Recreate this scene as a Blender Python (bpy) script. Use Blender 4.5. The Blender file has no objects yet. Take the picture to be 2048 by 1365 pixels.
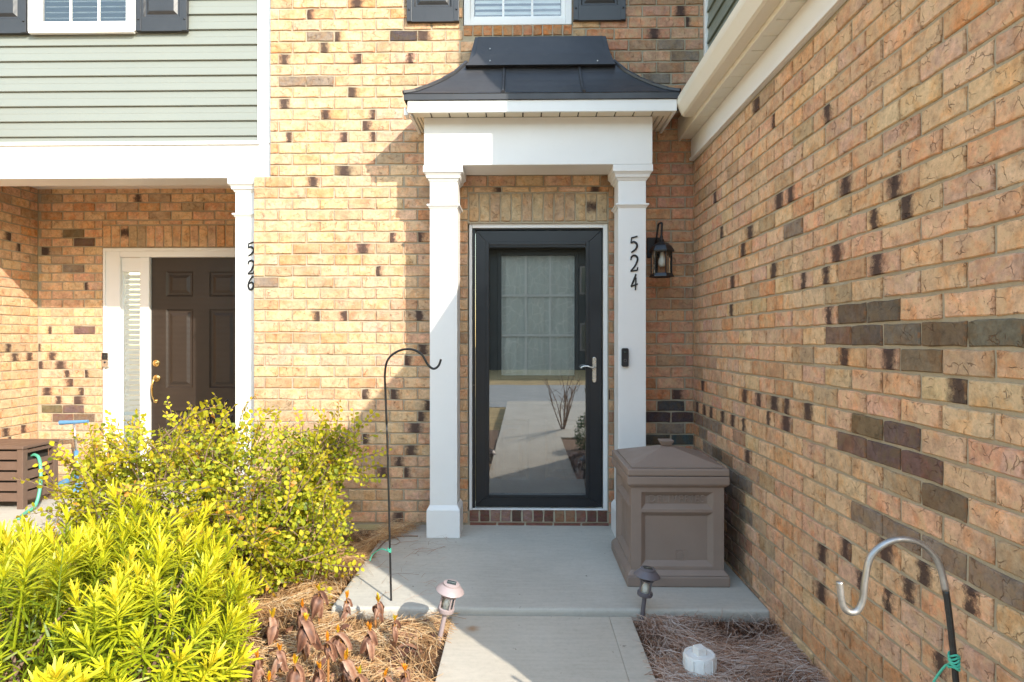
import bpy, math, random
import numpy as np
from mathutils import Vector, Matrix
random.seed(7)
RNG = np.random.default_rng(7)
SC = bpy.context.scene
COL = SC.collection
# ------------------------------------------------------------------ camera, sky, sun, exposure
FPX, CX, CY, CAMZ, YAW = 1254.0, 1024.0, 682.5, 1.333, math.radians(1.005)
cd = bpy.data.cameras.new('camera'); cam = bpy.data.objects.new('camera', cd); COL.objects.link(cam)
cd.sensor_width = 36.0; cd.lens = FPX / 2048 * 36.0; cd.clip_start = 0.02; cd.clip_end = 2000
cam.location = (0, 0, CAMZ); cam.rotation_euler = (math.pi / 2, 0, YAW)
SC.camera = cam
SUN_EL, SUN_AZ = math.radians(31.0), math.radians(38.0)      # azimuth: towards +x from -y
w = bpy.data.worlds.new('World'); SC.world = w; w.use_nodes = True
wn = w.node_tree.nodes; wl = w.node_tree.links
sky = wn.new('ShaderNodeTexSky'); sky.sky_type = 'NISHITA'; sky.sun_disc = False
sky.sun_elevation = SUN_EL; sky.sun_rotation = math.pi - SUN_AZ
sky.air_density = 1.7; sky.dust_density = 0.5; sky.ozone_density = 0.5
wn['Background'].inputs[1].default_value = 0.15
wl.new(sky.outputs[0], wn['Background'].inputs[0])
ld = bpy.data.lights.new('sun', 'SUN'); ld.energy = 2.0; ld.angle = math.radians(0.5); ld.color = (1.0, 0.925, 0.80)
sun = bpy.data.objects.new('sun', ld); COL.objects.link(sun)
LD = Vector((-math.sin(SUN_AZ) * math.cos(SUN_EL), math.cos(SUN_AZ) * math.cos(SUN_EL), -math.sin(SUN_EL)))
sun.rotation_euler = LD.to_track_quat('-Z', 'Y').to_euler(); sun.location = (6, -8, 8)
SC.view_settings.view_transform = 'Standard'; SC.view_settings.look = 'None'
SC.view_settings.gamma = 1.0; SC.view_settings.exposure = 1.85
try: SC.view_settings.use_curve_mapping = False
except Exception: pass
SC.cycles.max_bounces = 10; SC.cycles.diffuse_bounces = 5; SC.cycles.transparent_max_bounces = 24

# ------------------------------------------------------------------ pixel -> place
RT = Vector((math.cos(YAW), math.sin(YAW), 0)); FW = Vector((-math.sin(YAW), math.cos(YAW), 0)); UP = Vector((0, 0, 1))
def ray(u, v): return FW + RT * ((u - CX) / FPX) + UP * ((CY - v) / FPX)
def W(u, v, y):
    d = ray(u, v); p = d * (y / d.y); return Vector((p.x, p.y, p.z + CAMZ))
def G(u, v, z=0.0):
    d = ray(u, v); t = (z - CAMZ) / d.z; p = d * t; return Vector((p.x, p.y, z))
def WX(u, v, x):
    d = ray(u, v); p = d * (x / d.x); return Vector((x, p.y, p.z + CAMZ))
def PIX(p):
    q = Vector(p) - Vector((0, 0, CAMZ)); z = q.dot(FW)
    if z < 0.05: return None
    return CX + FPX * q.dot(RT) / z, CY - FPX * q.z / z, z

# ------------------------------------------------------------------ materials
def newmat(name):
    m = bpy.data.materials.new(name); m.use_nodes = True
    nt = m.node_tree; return m, nt.nodes, nt.links, nt.nodes['Principled BSDF']
def N(ns, t, **kw):
    n = ns.new('ShaderNode' + t)
    for k, v in kw.items():
        if k.startswith('i_'):
            key = k[2:]; key = int(key) if key.isdigit() else key
            n.inputs[key].default_value = v
        else: setattr(n, k, v)
    return n
def math_(ns, ls, op, a, b=None, c=None, clamp=False):
    n = ns.new('ShaderNodeMath'); n.operation = op; n.use_clamp = clamp
    for i, x in enumerate((a, b, c)):
        if x is None: continue
        if isinstance(x, (int, float)): n.inputs[i].default_value = x
        else: ls.new(x, n.inputs[i])
    return n.outputs[0]
def maprange(ns, ls, v, a, b, c=0.0, d=1.0, smooth=False):
    n = ns.new('ShaderNodeMapRange'); n.interpolation_type = 'SMOOTHSTEP' if smooth else 'LINEAR'
    n.inputs[1].default_value = a; n.inputs[2].default_value = b; n.inputs[3].default_value = c; n.inputs[4].default_value = d
    ls.new(v, n.inputs[0]); return n.outputs[0]
def mix(ns, ls, fac, a, b, blend='MIX'):
    n = ns.new('ShaderNodeMix'); n.data_type = 'RGBA'; n.blend_type = blend; n.clamp_factor = True
    for i, x in ((0, fac), (6, a), (7, b)):
        if isinstance(x, (int, float)): n.inputs[i].default_value = x
        elif isinstance(x, tuple): n.inputs[i].default_value = (*x[:3], 1)
        else: ls.new(x, n.inputs[i])
    return n.outputs[2]
def noise(ns, ls, vec, scale, detail=4, rough=0.55, dist=0.0):
    n = ns.new('ShaderNodeTexNoise'); n.inputs['Scale'].default_value = scale; n.inputs['Detail'].default_value = detail
    n.inputs['Roughness'].default_value = rough; n.inputs['Distortion'].default_value = dist
    if vec is not None: ls.new(vec, n.inputs['Vector'])
    return n.outputs[0]
def bump(ns, ls, h, strength, dist, bsdf, prev=None):
    b = ns.new('ShaderNodeBump'); b.inputs['Strength'].default_value = strength; b.inputs['Distance'].default_value = dist
    ls.new(h, b.inputs['Height'])
    if prev is not None: ls.new(prev, b.inputs['Normal'])
    ls.new(b.outputs[0], bsdf.inputs['Normal']); return b.outputs[0]
def setspec(b, v):
    b.inputs['Specular IOR Level'].default_value = v

def simple(name, col, rough=0.5, metal=0.0, var=0.06, scale=6.0, bmp=0.0, bscale=80.0, spec=0.5, dirt=0.0, dirtcol=(0.12, 0.1, 0.08)):
    m, ns, ls, b = newmat(name)
    tc = N(ns, 'TexCoord'); v = tc.outputs['Object']
    n1 = noise(ns, ls, v, scale, 5, 0.6)
    k = maprange(ns, ls, n1, 0.25, 0.75, 1 - var, 1 + var)
    c = N(ns, 'RGB'); c.outputs[0].default_value = (*col, 1)
    vm = ns.new('ShaderNodeVectorMath'); vm.operation = 'SCALE'; ls.new(c.outputs[0], vm.inputs[0]); ls.new(k, vm.inputs['Scale'])
    out = vm.outputs[0]
    if dirt:
        n2 = noise(ns, ls, v, scale * 4.3, 8, 0.7)
        out = mix(ns, ls, maprange(ns, ls, n2, 0.55, 0.85, 0, dirt), out, dirtcol)
    ls.new(out, b.inputs['Base Color'])
    rr = maprange(ns, ls, noise(ns, ls, v, scale * 2.1, 4), 0.3, 0.7, max(0.03, rough - 0.08), min(1, rough + 0.08))
    ls.new(rr, b.inputs['Roughness']); b.inputs['Metallic'].default_value = metal; setspec(b, spec)
    if bmp: bump(ns, ls, noise(ns, ls, v, bscale, 4), bmp, 0.004, b)
    return m

def brick_mat(name, joined=False):
    m, ns, ls, b = newmat(name)
    tc = N(ns, 'TexCoord')
    if joined:
        at = N(ns, 'Attribute', attribute_name='bcol'); base, alpha = at.outputs['Color'], at.outputs['Alpha']
        vec = tc.outputs['Object']
    else:
        oi = N(ns, 'ObjectInfo'); base, alpha = oi.outputs['Color'], oi.outputs['Alpha']
        r = math_(ns, ls, 'MULTIPLY', oi.outputs['Random'], 57.0)
        va = ns.new('ShaderNodeVectorMath'); va.operation = 'ADD'
        cmb = N(ns, 'CombineXYZ'); ls.new(r, cmb.inputs[0]); ls.new(r, cmb.inputs[2])
        ls.new(tc.outputs['Object'], va.inputs[0]); ls.new(cmb.outputs[0], va.inputs[1]); vec = va.outputs[0]
    bl = N(ns, 'Attribute', attribute_name='bl')
    sp = N(ns, 'SeparateXYZ'); ls.new(bl.outputs['Vector'], sp.inputs[0]); s, t = sp.outputs[0], sp.outputs[1]
    big = noise(ns, ls, vec, 14, 3, 0.5); mid = noise(ns, ls, vec, 55, 6, 0.65); fine = noise(ns, ls, vec, 190, 5, 0.75)
    k = math_(ns, ls, 'MULTIPLY', maprange(ns, ls, big, 0.3, 0.7, 0.80, 1.17), maprange(ns, ls, mid, 0.25, 0.75, 0.66, 1.22))
    vm = ns.new('ShaderNodeVectorMath'); vm.operation = 'SCALE'; ls.new(base, vm.inputs[0]); ls.new(k, vm.inputs['Scale'])
    c = vm.outputs[0]
    # warm and pale patches inside one brick
    n3 = noise(ns, ls, vec, 9.0, 4, 0.6, 0.6)
    warm = mix(ns, ls, 1.0, c, (1.04, 0.82, 0.62), 'MULTIPLY')
    c = mix(ns, ls, maprange(ns, ls, n3, 0.46, 0.62, 0, 0.7, True), c, warm)
    n4 = noise(ns, ls, vec, 17.0, 5, 0.65, 0.3)
    lum = N(ns, 'RGBToBW'); ls.new(base, lum.inputs[0])
    tv = ns.new('ShaderNodeVectorMath'); tv.operation = 'SCALE'; tv.inputs[0].default_value = (1.46, 1.02, 0.60); ls.new(lum.outputs[0], tv.inputs['Scale']); tan = tv.outputs[0]
    c = mix(ns, ls, maprange(ns, ls, n4, 0.46, 0.62, 0, 0.6, True), c, tan)
    # fold cracks
    dv = ns.new('ShaderNodeVectorMath'); dv.operation = 'MULTIPLY_ADD'
    nd = ns.new('ShaderNodeTexNoise'); nd.inputs['Scale'].default_value = 24; nd.inputs['Detail'].default_value = 3; ls.new(vec, nd.inputs['Vector'])
    ls.new(nd.outputs['Color'], dv.inputs[0]); dv.inputs[1].default_value = (0.05, 0.05, 0.05); ls.new(vec, dv.inputs[2])
    vo = ns.new('ShaderNodeTexVoronoi'); vo.feature = 'DISTANCE_TO_EDGE'; vo.inputs['Scale'].default_value = 19; ls.new(dv.outputs[0], vo.inputs['Vector'])
    crack = maprange(ns, ls, vo.outputs['Distance'], 0.0, 0.026, 1, 0, True)
    crack = math_(ns, ls, 'MULTIPLY', crack, maprange(ns, ls, noise(ns, ls, vec, 21, 3), 0.49, 0.60, 0, 1, True))
    c = mix(ns, ls, math_(ns, ls, 'MULTIPLY', crack, 0.55), c, (0.26, 0.125, 0.06))
    pits = maprange(ns, ls, fine, 0.58, 0.70, 0, 0.75, True)
    c = mix(ns, ls, pits, c, (0.17, 0.095, 0.055))
    # burnt flash: alpha holds its place along the brick
    wid = maprange(ns, ls, noise(ns, ls, None, 1.0), 0, 1, 0.9, 1.1) if joined else maprange(ns, ls, oi.outputs['Random'], 0, 1, 0.6, 1.5)
    cen = maprange(ns, ls, alpha, 0.1, 0.9, 0, 1)
    d = math_(ns, ls, 'ABSOLUTE', math_(ns, ls, 'SUBTRACT', s, cen))
    d = math_(ns, ls, 'ADD', d, math_(ns, ls, 'MULTIPLY', math_(ns, ls, 'SUBTRACT', noise(ns, ls, vec, 38, 7, 0.8), 0.5), 0.62))
    fl = math_(ns, ls, 'MULTIPLY', maprange(ns, ls, math_(ns, ls, 'MULTIPLY', d, wid), 0.05, 0.31, 1, 0, True), math_(ns, ls, 'GREATER_THAN', alpha, 0.05))
    c = mix(ns, ls, math_(ns, ls, 'MULTIPLY', fl, 0.93), c, (0.052, 0.033, 0.032))
    # fired edges
    ed = math_(ns, ls, 'ABSOLUTE', math_(ns, ls, 'SUBTRACT', s, 0.5))
    edge = math_(ns, ls, 'MULTIPLY', maprange(ns, ls, ed, 0.45, 0.5, 0, 0.75, True), maprange(ns, ls, mid, 0.45, 0.6))
    c = mix(ns, ls, edge, c, (0.26, 0.12, 0.05))
    ls.new(c, b.inputs['Base Color']); b.inputs['Roughness'].default_value = 0.92; setspec(b, 0.2)
    h = math_(ns, ls, 'SUBTRACT', math_(ns, ls, 'ADD', math_(ns, ls, 'MULTIPLY', mid, 0.55), math_(ns, ls, 'MULTIPLY', fine, 0.2)), math_(ns, ls, 'MULTIPLY', crack, 0.55))
    bump(ns, ls, h, 1.0, 0.008, b)
    return m

def mortar_mat():
    m, ns, ls, b = newmat('mortar')
    v = N(ns, 'TexCoord').outputs['Object']
    n1 = noise(ns, ls, v, 3.0, 5, 0.6); n2 = noise(ns, ls, v, 60, 5, 0.65)
    c = mix(ns, ls, maprange(ns, ls, n1, 0.35, 0.65), (0.40, 0.335, 0.235), (0.45, 0.395, 0.30))
    c = mix(ns, ls, maprange(ns, ls, n2, 0.3, 0.7, 0, 0.5), c, (0.33, 0.28, 0.20))
    n3 = noise(ns, ls, v, 2.3, 6, 0.7)
    c = mix(ns, ls, maprange(ns, ls, n3, 0.56, 0.68, 0, 0.7, True), c, (0.50, 0.455, 0.37))
    ls.new(c, b.inputs['Base Color']); b.inputs['Roughness'].default_value = 0.95; setspec(b, 0.15)
    bump(ns, ls, n2, 0.8, 0.006, b)
    return m

def concrete_mat(name, a, bcol, rust=False):
    m, ns, ls, b = newmat(name)
    v = N(ns, 'TexCoord').outputs['Object']
    n1 = noise(ns, ls, v, 1.6, 6, 0.6, 0.4); n2 = noise(ns, ls, v, 38, 6, 0.7); n3 = noise(ns, ls, v, 330, 3, 0.7)
    c = mix(ns, ls, maprange(ns, ls, n1, 0.3, 0.7), a, bcol)
    c = mix(ns, ls, maprange(ns, ls, n2, 0.45, 0.75, 0, 0.28), c, tuple(x * 0.62 for x in a))
    c = mix(ns, ls, maprange(ns, ls, n3, 0.62, 0.70, 0, 0.55, True), c, (0.13, 0.12, 0.11))
    n4 = noise(ns, ls, v, 24, 2, 0.5)
    c = mix(ns, ls, maprange(ns, ls, n4, 0.74, 0.77, 0, 0.75, True), c, (0.1, 0.09, 0.08))
    mp = N(ns, 'Mapping'); mp.inputs['Scale'].default_value = (1.2, 9, 1); ls.new(v, mp.inputs[0])
    sw = noise(ns, ls, mp.outputs[0], 5, 5, 0.6)
    c = mix(ns, ls, maprange(ns, ls, sw, 0.4, 0.7, 0, 0.22), c, tuple(x * 1.25 for x in bcol))
    if rust:
        vm = ns.new('ShaderNodeVectorMath'); vm.operation = 'DISTANCE'; ls.new(v, vm.inputs[0])
        p = G(945, 1258, -0.03); vm.inputs[1].default_value = p
        d = math_(ns, ls, 'ADD', vm.outputs['Value'], math_(ns, ls, 'MULTIPLY', math_(ns, ls, 'SUBTRACT', n2, 0.5), 0.05))
        c = mix(ns, ls, maprange(ns, ls, d, 0.0, 0.05, 0.7, 0, True), c, (0.30, 0.14, 0.04))
    ls.new(c, b.inputs['Base Color']); b.inputs['Roughness'].default_value = 0.9; setspec(b, 0.25)
    h = math_(ns, ls, 'ADD', math_(ns, ls, 'MULTIPLY', sw, 0.4), math_(ns, ls, 'MULTIPLY', n3, 0.5))
    bump(ns, ls, h, 0.35, 0.004, b)
    return m

def attr_ramp(name, stops, rough=0.6, transl=0.0, attr='lc', spec=0.4, objrand=0.15, tcol=None):
    m, ns, ls, b = newmat(name)
    at = N(ns, 'Attribute', attribute_name=attr)
    oi = N(ns, 'ObjectInfo')
    f = math_(ns, ls, 'ADD', at.outputs['Fac'], math_(ns, ls, 'MULTIPLY', math_(ns, ls, 'SUBTRACT', oi.outputs['Random'], 0.5), objrand), clamp=True)
    cr = N(ns, 'ValToRGB'); el = cr.color_ramp.elements
    while len(el) < len(stops): el.new(0.5)
    for e, (p, c) in zip(el, stops): e.position = p; e.color = (*c, 1)
    ls.new(f, cr.inputs[0])
    v = N(ns, 'TexCoord').outputs['Object']
    k = maprange(ns, ls, noise(ns, ls, v, 60, 3), 0.3, 0.7, 0.85, 1.12)
    vm = ns.new('ShaderNodeVectorMath'); vm.operation = 'SCALE'; ls.new(cr.outputs[0], vm.inputs[0]); ls.new(k, vm.inputs['Scale'])
    ls.new(vm.outputs[0], b.inputs['Base Color']); b.inputs['Roughness'].default_value = rough; setspec(b, spec)
    if transl:
        tr = N(ns, 'BsdfTranslucent'); ls.new(vm.outputs[0], tr.inputs[0])
        if tcol:
            tt = mix(ns, ls, 1.0, vm.outputs[0], tcol, 'MULTIPLY'); ls.new(tt, tr.inputs[0])
        mx = N(ns, 'MixShader'); mx.inputs[0].default_value = transl
        ls.new(b.outputs[0], mx.inputs[1]); ls.new(tr.outputs[0], mx.inputs[2])
        ls.new(mx.outputs[0], ns['Material Output'].inputs[0])
    return m

def glass_mat(name, refl=0.2, tint=(0.93, 0.96, 0.95), rough=0.0, wav=0.0):
    m, ns, ls, b = newmat(name); ns.remove(b)
    tr = N(ns, 'BsdfTransparent'); tr.inputs[0].default_value = (*tint, 1)
    gl = N(ns, 'BsdfGlossy'); gl.inputs['Roughness'].default_value = rough; gl.inputs[0].default_value = (1, 1, 1, 1)
    fr = N(ns, 'Fresnel'); fr.inputs[0].default_value = 1.5
    fac = math_(ns, ls, 'ADD', fr.outputs[0], refl, clamp=True)
    v = N(ns, 'TexCoord').outputs['Object']
    nn = noise(ns, ls, v, 9, 5, 0.7)
    fac = math_(ns, ls, 'MULTIPLY', fac, maprange(ns, ls, nn, 0.3, 0.7, 0.93, 1.05))
    if wav:
        bp = N(ns, 'Bump'); bp.inputs['Strength'].default_value = wav; bp.inputs['Distance'].default_value = 0.01
        ls.new(noise(ns, ls, v, 2.2, 2), bp.inputs['Height']); ls.new(bp.outputs[0], gl.inputs['Normal'])
    mx = N(ns, 'MixShader'); ls.new(fac, mx.inputs[0]); ls.new(tr.outputs[0], mx.inputs[1]); ls.new(gl.outputs[0], mx.inputs[2])
    ls.new(mx.outputs[0], ns['Material Output'].inputs[0])
    return m

def curtain_mat():
    m, ns, ls, b = newmat('lace_curtain')
    v = N(ns, 'TexCoord').outputs['Object']
    vo = ns.new('ShaderNodeTexVoronoi'); vo.feature = 'DISTANCE_TO_EDGE'; vo.inputs['Scale'].default_value = 15
    mp = N(ns, 'Mapping'); mp.inputs['Scale'].default_value = (1, 0.02, 0.8); ls.new(v, mp.inputs[0]); ls.new(mp.outputs[0], vo.inputs['Vector'])
    wv = ns.new('ShaderNodeTexWave'); wv.inputs['Scale'].default_value = 9; wv.inputs['Distortion'].default_value = 3; ls.new(mp.outputs[0], wv.inputs['Vector'])
    c = mix(ns, ls, maprange(ns, ls, vo.outputs['Distance'], 0.0, 0.05, 1, 0, True), (0.70, 0.73, 0.73), (0.88, 0.89, 0.88))
    c = mix(ns, ls, maprange(ns, ls, wv.outputs[0], 0.8, 1.0, 0, 0.4), c, (0.80, 0.82, 0.81))
    ls.new(c, b.inputs['Base Color']); b.inputs['Roughness'].default_value = 0.9
    return m

def wood_emboss(name, col, rough=0.45):
    m, ns, ls, b = newmat(name)
    v = N(ns, 'TexCoord').outputs['Object']
    mp = N(ns, 'Mapping'); mp.inputs['Scale'].default_value = (6, 6, 1.2); ls.new(v, mp.inputs[0])
    wv = ns.new('ShaderNodeTexWave'); wv.wave_type = 'RINGS'; wv.inputs['Scale'].default_value = 5; wv.inputs['Distortion'].default_value = 2.0; wv.inputs['Detail'].default_value = 3
    ls.new(mp.outputs[0], wv.inputs['Vector'])
    n1 = noise(ns, ls, v, 5, 4)
    c = mix(ns, ls, maprange(ns, ls, n1, 0.3, 0.7), col, tuple(x * 1.35 for x in col))
    ls.new(c, b.inputs['Base Color']); b.inputs['Roughness'].default_value = rough
    bump(ns, ls, wv.outputs[0], 0.18, 0.003, b)
    return m

M = {}
def garage_brick():
    m, ns, ls, b = newmat('far_brick'); v = N(ns, 'TexCoord').outputs['Object']
    sx = N(ns, 'SeparateXYZ'); ls.new(v, sx.inputs[0]); cb = N(ns, 'CombineXYZ')
    ls.new(math_(ns, ls, 'ADD', sx.outputs[0], sx.outputs[1]), cb.inputs[0]); ls.new(sx.outputs[2], cb.inputs[1])
    bt = N(ns, 'TexBrick'); ls.new(cb.outputs[0], bt.inputs['Vector']); bt.inputs['Scale'].default_value = 1.0
    bt.inputs['Brick Width'].default_value = 0.2032; bt.inputs['Row Height'].default_value = 0.0813; bt.inputs['Mortar Size'].default_value = 0.005
    bt.inputs['Color1'].default_value = (0.64, 0.43, 0.24, 1); bt.inputs['Color2'].default_value = (0.56, 0.35, 0.2, 1); bt.inputs['Mortar'].default_value = (0.33, 0.28, 0.19, 1)
    ls.new(bt.outputs[0], b.inputs['Base Color']); b.inputs['Roughness'].default_value = 0.9
    return m
M['gbrick'] = garage_brick()
M['brick'] = brick_mat('brick'); M['brick_j'] = brick_mat('brick_infill', True); M['mortar'] = mortar_mat()
M['white'] = simple('white_trim_paint', (0.80, 0.79, 0.77), 0.42, var=0.025, scale=3, dirt=0.10, dirtcol=(0.5, 0.46, 0.38))
M['cream'] = simple('cream_aluminium', (0.76, 0.71, 0.60), 0.38, var=0.03, scale=3, dirt=0.15, dirtcol=(0.45, 0.38, 0.26))
M['siding'] = simple('sage_vinyl', (0.235, 0.25, 0.222), 0.45, var=0.03, scale=1.2, bmp=0.12, bscale=45)
M['darksiding'] = simple('grey_green_vinyl', (0.21, 0.24, 0.205), 0.45, var=0.03, scale=1.2, bmp=0.12, bscale=45)
M['roof'] = simple('black_metal_roof', (0.043, 0.043, 0.048), 0.45, metal=0.0, var=0.15, scale=4, spec=0.5, dirt=0.12, dirtcol=(0.16, 0.15, 0.14))
M['black'] = simple('black_paint', (0.018, 0.019, 0.022), 0.33, var=0.1, scale=6)
M['doorblack'] = simple('black_door_aluminium', (0.011, 0.012, 0.015), 0.36, var=0.08, scale=5, spec=0.55)
M['innerdoor'] = simple('charcoal_door', (0.030, 0.032, 0.036), 0.5, var=0.1, scale=5)
M['shutter'] = wood_emboss('shutter_black', (0.030, 0.031, 0.035), 0.42)
M['browndoor'] = wood_emboss('brown_door_paint', (0.023, 0.0155, 0.0115), 0.42)
M['numblack'] = simple('number_black', (0.012, 0.012, 0.014), 0.4, var=0.05)
M['brass'] = simple('brass', (0.75, 0.52, 0.20), 0.22, metal=1.0, var=0.08, scale=20)
M['nickel'] = simple('nickel', (0.66, 0.62, 0.56), 0.28, metal=0.9, var=0.06, scale=20)
M['steel'] = simple('worn_steel_rod', (0.36, 0.35, 0.34), 0.38, metal=0.75, var=0.25, scale=22, dirt=0.5, dirtcol=(0.03, 0.03, 0.03))
M['blackrod'] = simple('black_rod', (0.014, 0.014, 0.015), 0.35, var=0.2, scale=20, dirt=0.35, dirtcol=(0.22, 0.21, 0.2))
M['taupe'] = simple('taupe_plastic', (0.255, 0.192, 0.155), 0.55, var=0.08, scale=5, bmp=0.10, bscale=160, dirt=0.16, dirtcol=(0.30, 0.25, 0.2))
M['hosebox'] = simple('brown_resin', (0.135, 0.085, 0.062), 0.55, var=0.08, scale=7, bmp=0.12, bscale=120, dirt=0.1, dirtcol=(0.3, 0.24, 0.18))
M['pathlight'] = simple('mauve_grey_plastic', (0.33, 0.265, 0.265), 0.42, var=0.06, scale=20, dirt=0.15)  # path light plastic with the sunlit tone put into its colour
M['pathdark'] = simple('grey_plastic', (0.13, 0.115, 0.125), 0.42, var=0.06, scale=20, dirt=0.15)  # same plastic, shade put into the colour; also bell ring and far window frames
M['panel'] = simple('solar_cell', (0.035, 0.045, 0.04), 0.2, var=0.2, scale=60)
M['bulb'] = simple('milk_bulb', (0.82, 0.82, 0.78), 0.3, var=0.02)
M['pvc'] = simple('white_pvc', (0.76, 0.75, 0.72), 0.4, var=0.05, scale=12, dirt=0.45, dirtcol=(0.40, 0.22, 0.10))
M['twine'] = simple('green_twine', (0.06, 0.42, 0.29), 0.5, var=0.1, scale=40)
M['hose'] = simple('green_hose', (0.10, 0.40, 0.26), 0.4, var=0.08, scale=30)
M['blue'] = simple('blue_paint', (0.10, 0.25, 0.44), 0.35, var=0.1, scale=20, dirt=0.2, dirtcol=(0.4, 0.4, 0.4))
M['rubber'] = simple('rubber', (0.03, 0.03, 0.032), 0.7)
M['blind'] = simple('white_blind', (0.74, 0.75, 0.74), 0.5, var=0.02)
M['dark'] = simple('dark_room', (0.03, 0.028, 0.025), 0.9)
M['glass'] = glass_mat('window_glass', 0.10)
M['stormglass'] = glass_mat('coated_storm_glass', 0.23, wav=0.015)
M['lampglass'] = glass_mat('lamp_glass', 0.02, tint=(0.96, 0.95, 0.92))
M['curtain'] = curtain_mat()
M['slab'] = concrete_mat('slab_concrete', (0.40, 0.375, 0.325), (0.50, 0.47, 0.41))
M['walk'] = concrete_mat('walk_concrete', (0.42, 0.38, 0.315), (0.50, 0.455, 0.385), rust=True)
M['soil'] = simple('mulch_soil', (0.16, 0.085, 0.045), 0.95, var=0.3, scale=30, bmp=0.6, bscale=90)
M['lawn'] = simple('dormant_lawn', (0.40, 0.27, 0.11), 0.95, var=0.3, scale=3, bmp=0.6, bscale=60)
M['road'] = simple('street', (0.30, 0.295, 0.28), 0.9, var=0.12, scale=2)
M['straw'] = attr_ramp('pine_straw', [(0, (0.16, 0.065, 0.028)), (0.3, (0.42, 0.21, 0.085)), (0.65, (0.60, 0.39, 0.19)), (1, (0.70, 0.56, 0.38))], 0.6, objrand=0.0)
M['straw2'] = attr_ramp('pine_straw_grey_brown', [(0, (0.12, 0.05, 0.025)), (0.35, (0.32, 0.155, 0.085)), (0.6, (0.42, 0.29, 0.22)), (1, (0.58, 0.50, 0.45))], 0.6, objrand=0.0)  # darker, greyer needle ramp than the other straw
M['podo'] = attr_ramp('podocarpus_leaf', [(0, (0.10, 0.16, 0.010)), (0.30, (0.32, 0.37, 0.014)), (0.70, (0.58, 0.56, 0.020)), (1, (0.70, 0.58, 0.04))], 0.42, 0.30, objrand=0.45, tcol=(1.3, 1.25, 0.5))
M['loro'] = attr_ramp('small_round_leaf', [(0, (0.12, 0.17, 0.015)), (0.42, (0.40, 0.42, 0.022)), (0.85, (0.64, 0.52, 0.035)), (1, (0.65, 0.30, 0.06))], 0.5, 0.32, objrand=0.3, tcol=(1.3, 1.2, 0.5))
M['box_leaf'] = attr_ramp('boxwood_leaf', [(0, (0.03, 0.07, 0.012)), (1, (0.10, 0.17, 0.03))], 0.45, 0.2)
M['twig'] = simple('twig_bark', (0.23, 0.15, 0.105), 0.85, var=0.25, scale=30)
M['withered'] = attr_ramp('withered_leaf', [(0, (0.045, 0.020, 0.014)), (0.35, (0.15, 0.065, 0.040)), (0.7, (0.34, 0.18, 0.115)), (1, (0.44, 0.29, 0.21))], 0.55, 0.12, objrand=0.5)
M['bud'] = attr_ramp('orange_bud', [(0, (0.55, 0.17, 0.01)), (0.6, (0.62, 0.27, 0.012)), (1, (0.50, 0.45, 0.02))], 0.5, 0.2, objrand=0.7)
M['stem'] = simple('dry_stem', (0.34, 0.15, 0.045), 0.7, var=0.2, scale=30)
M['charcoal'] = simple('charcoal_siding', (0.022, 0.024, 0.026), 0.8, var=0.1, scale=0.5)
M['shingle'] = simple('shingle', (0.06, 0.055, 0.05), 0.9, var=0.2, scale=20)

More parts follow.
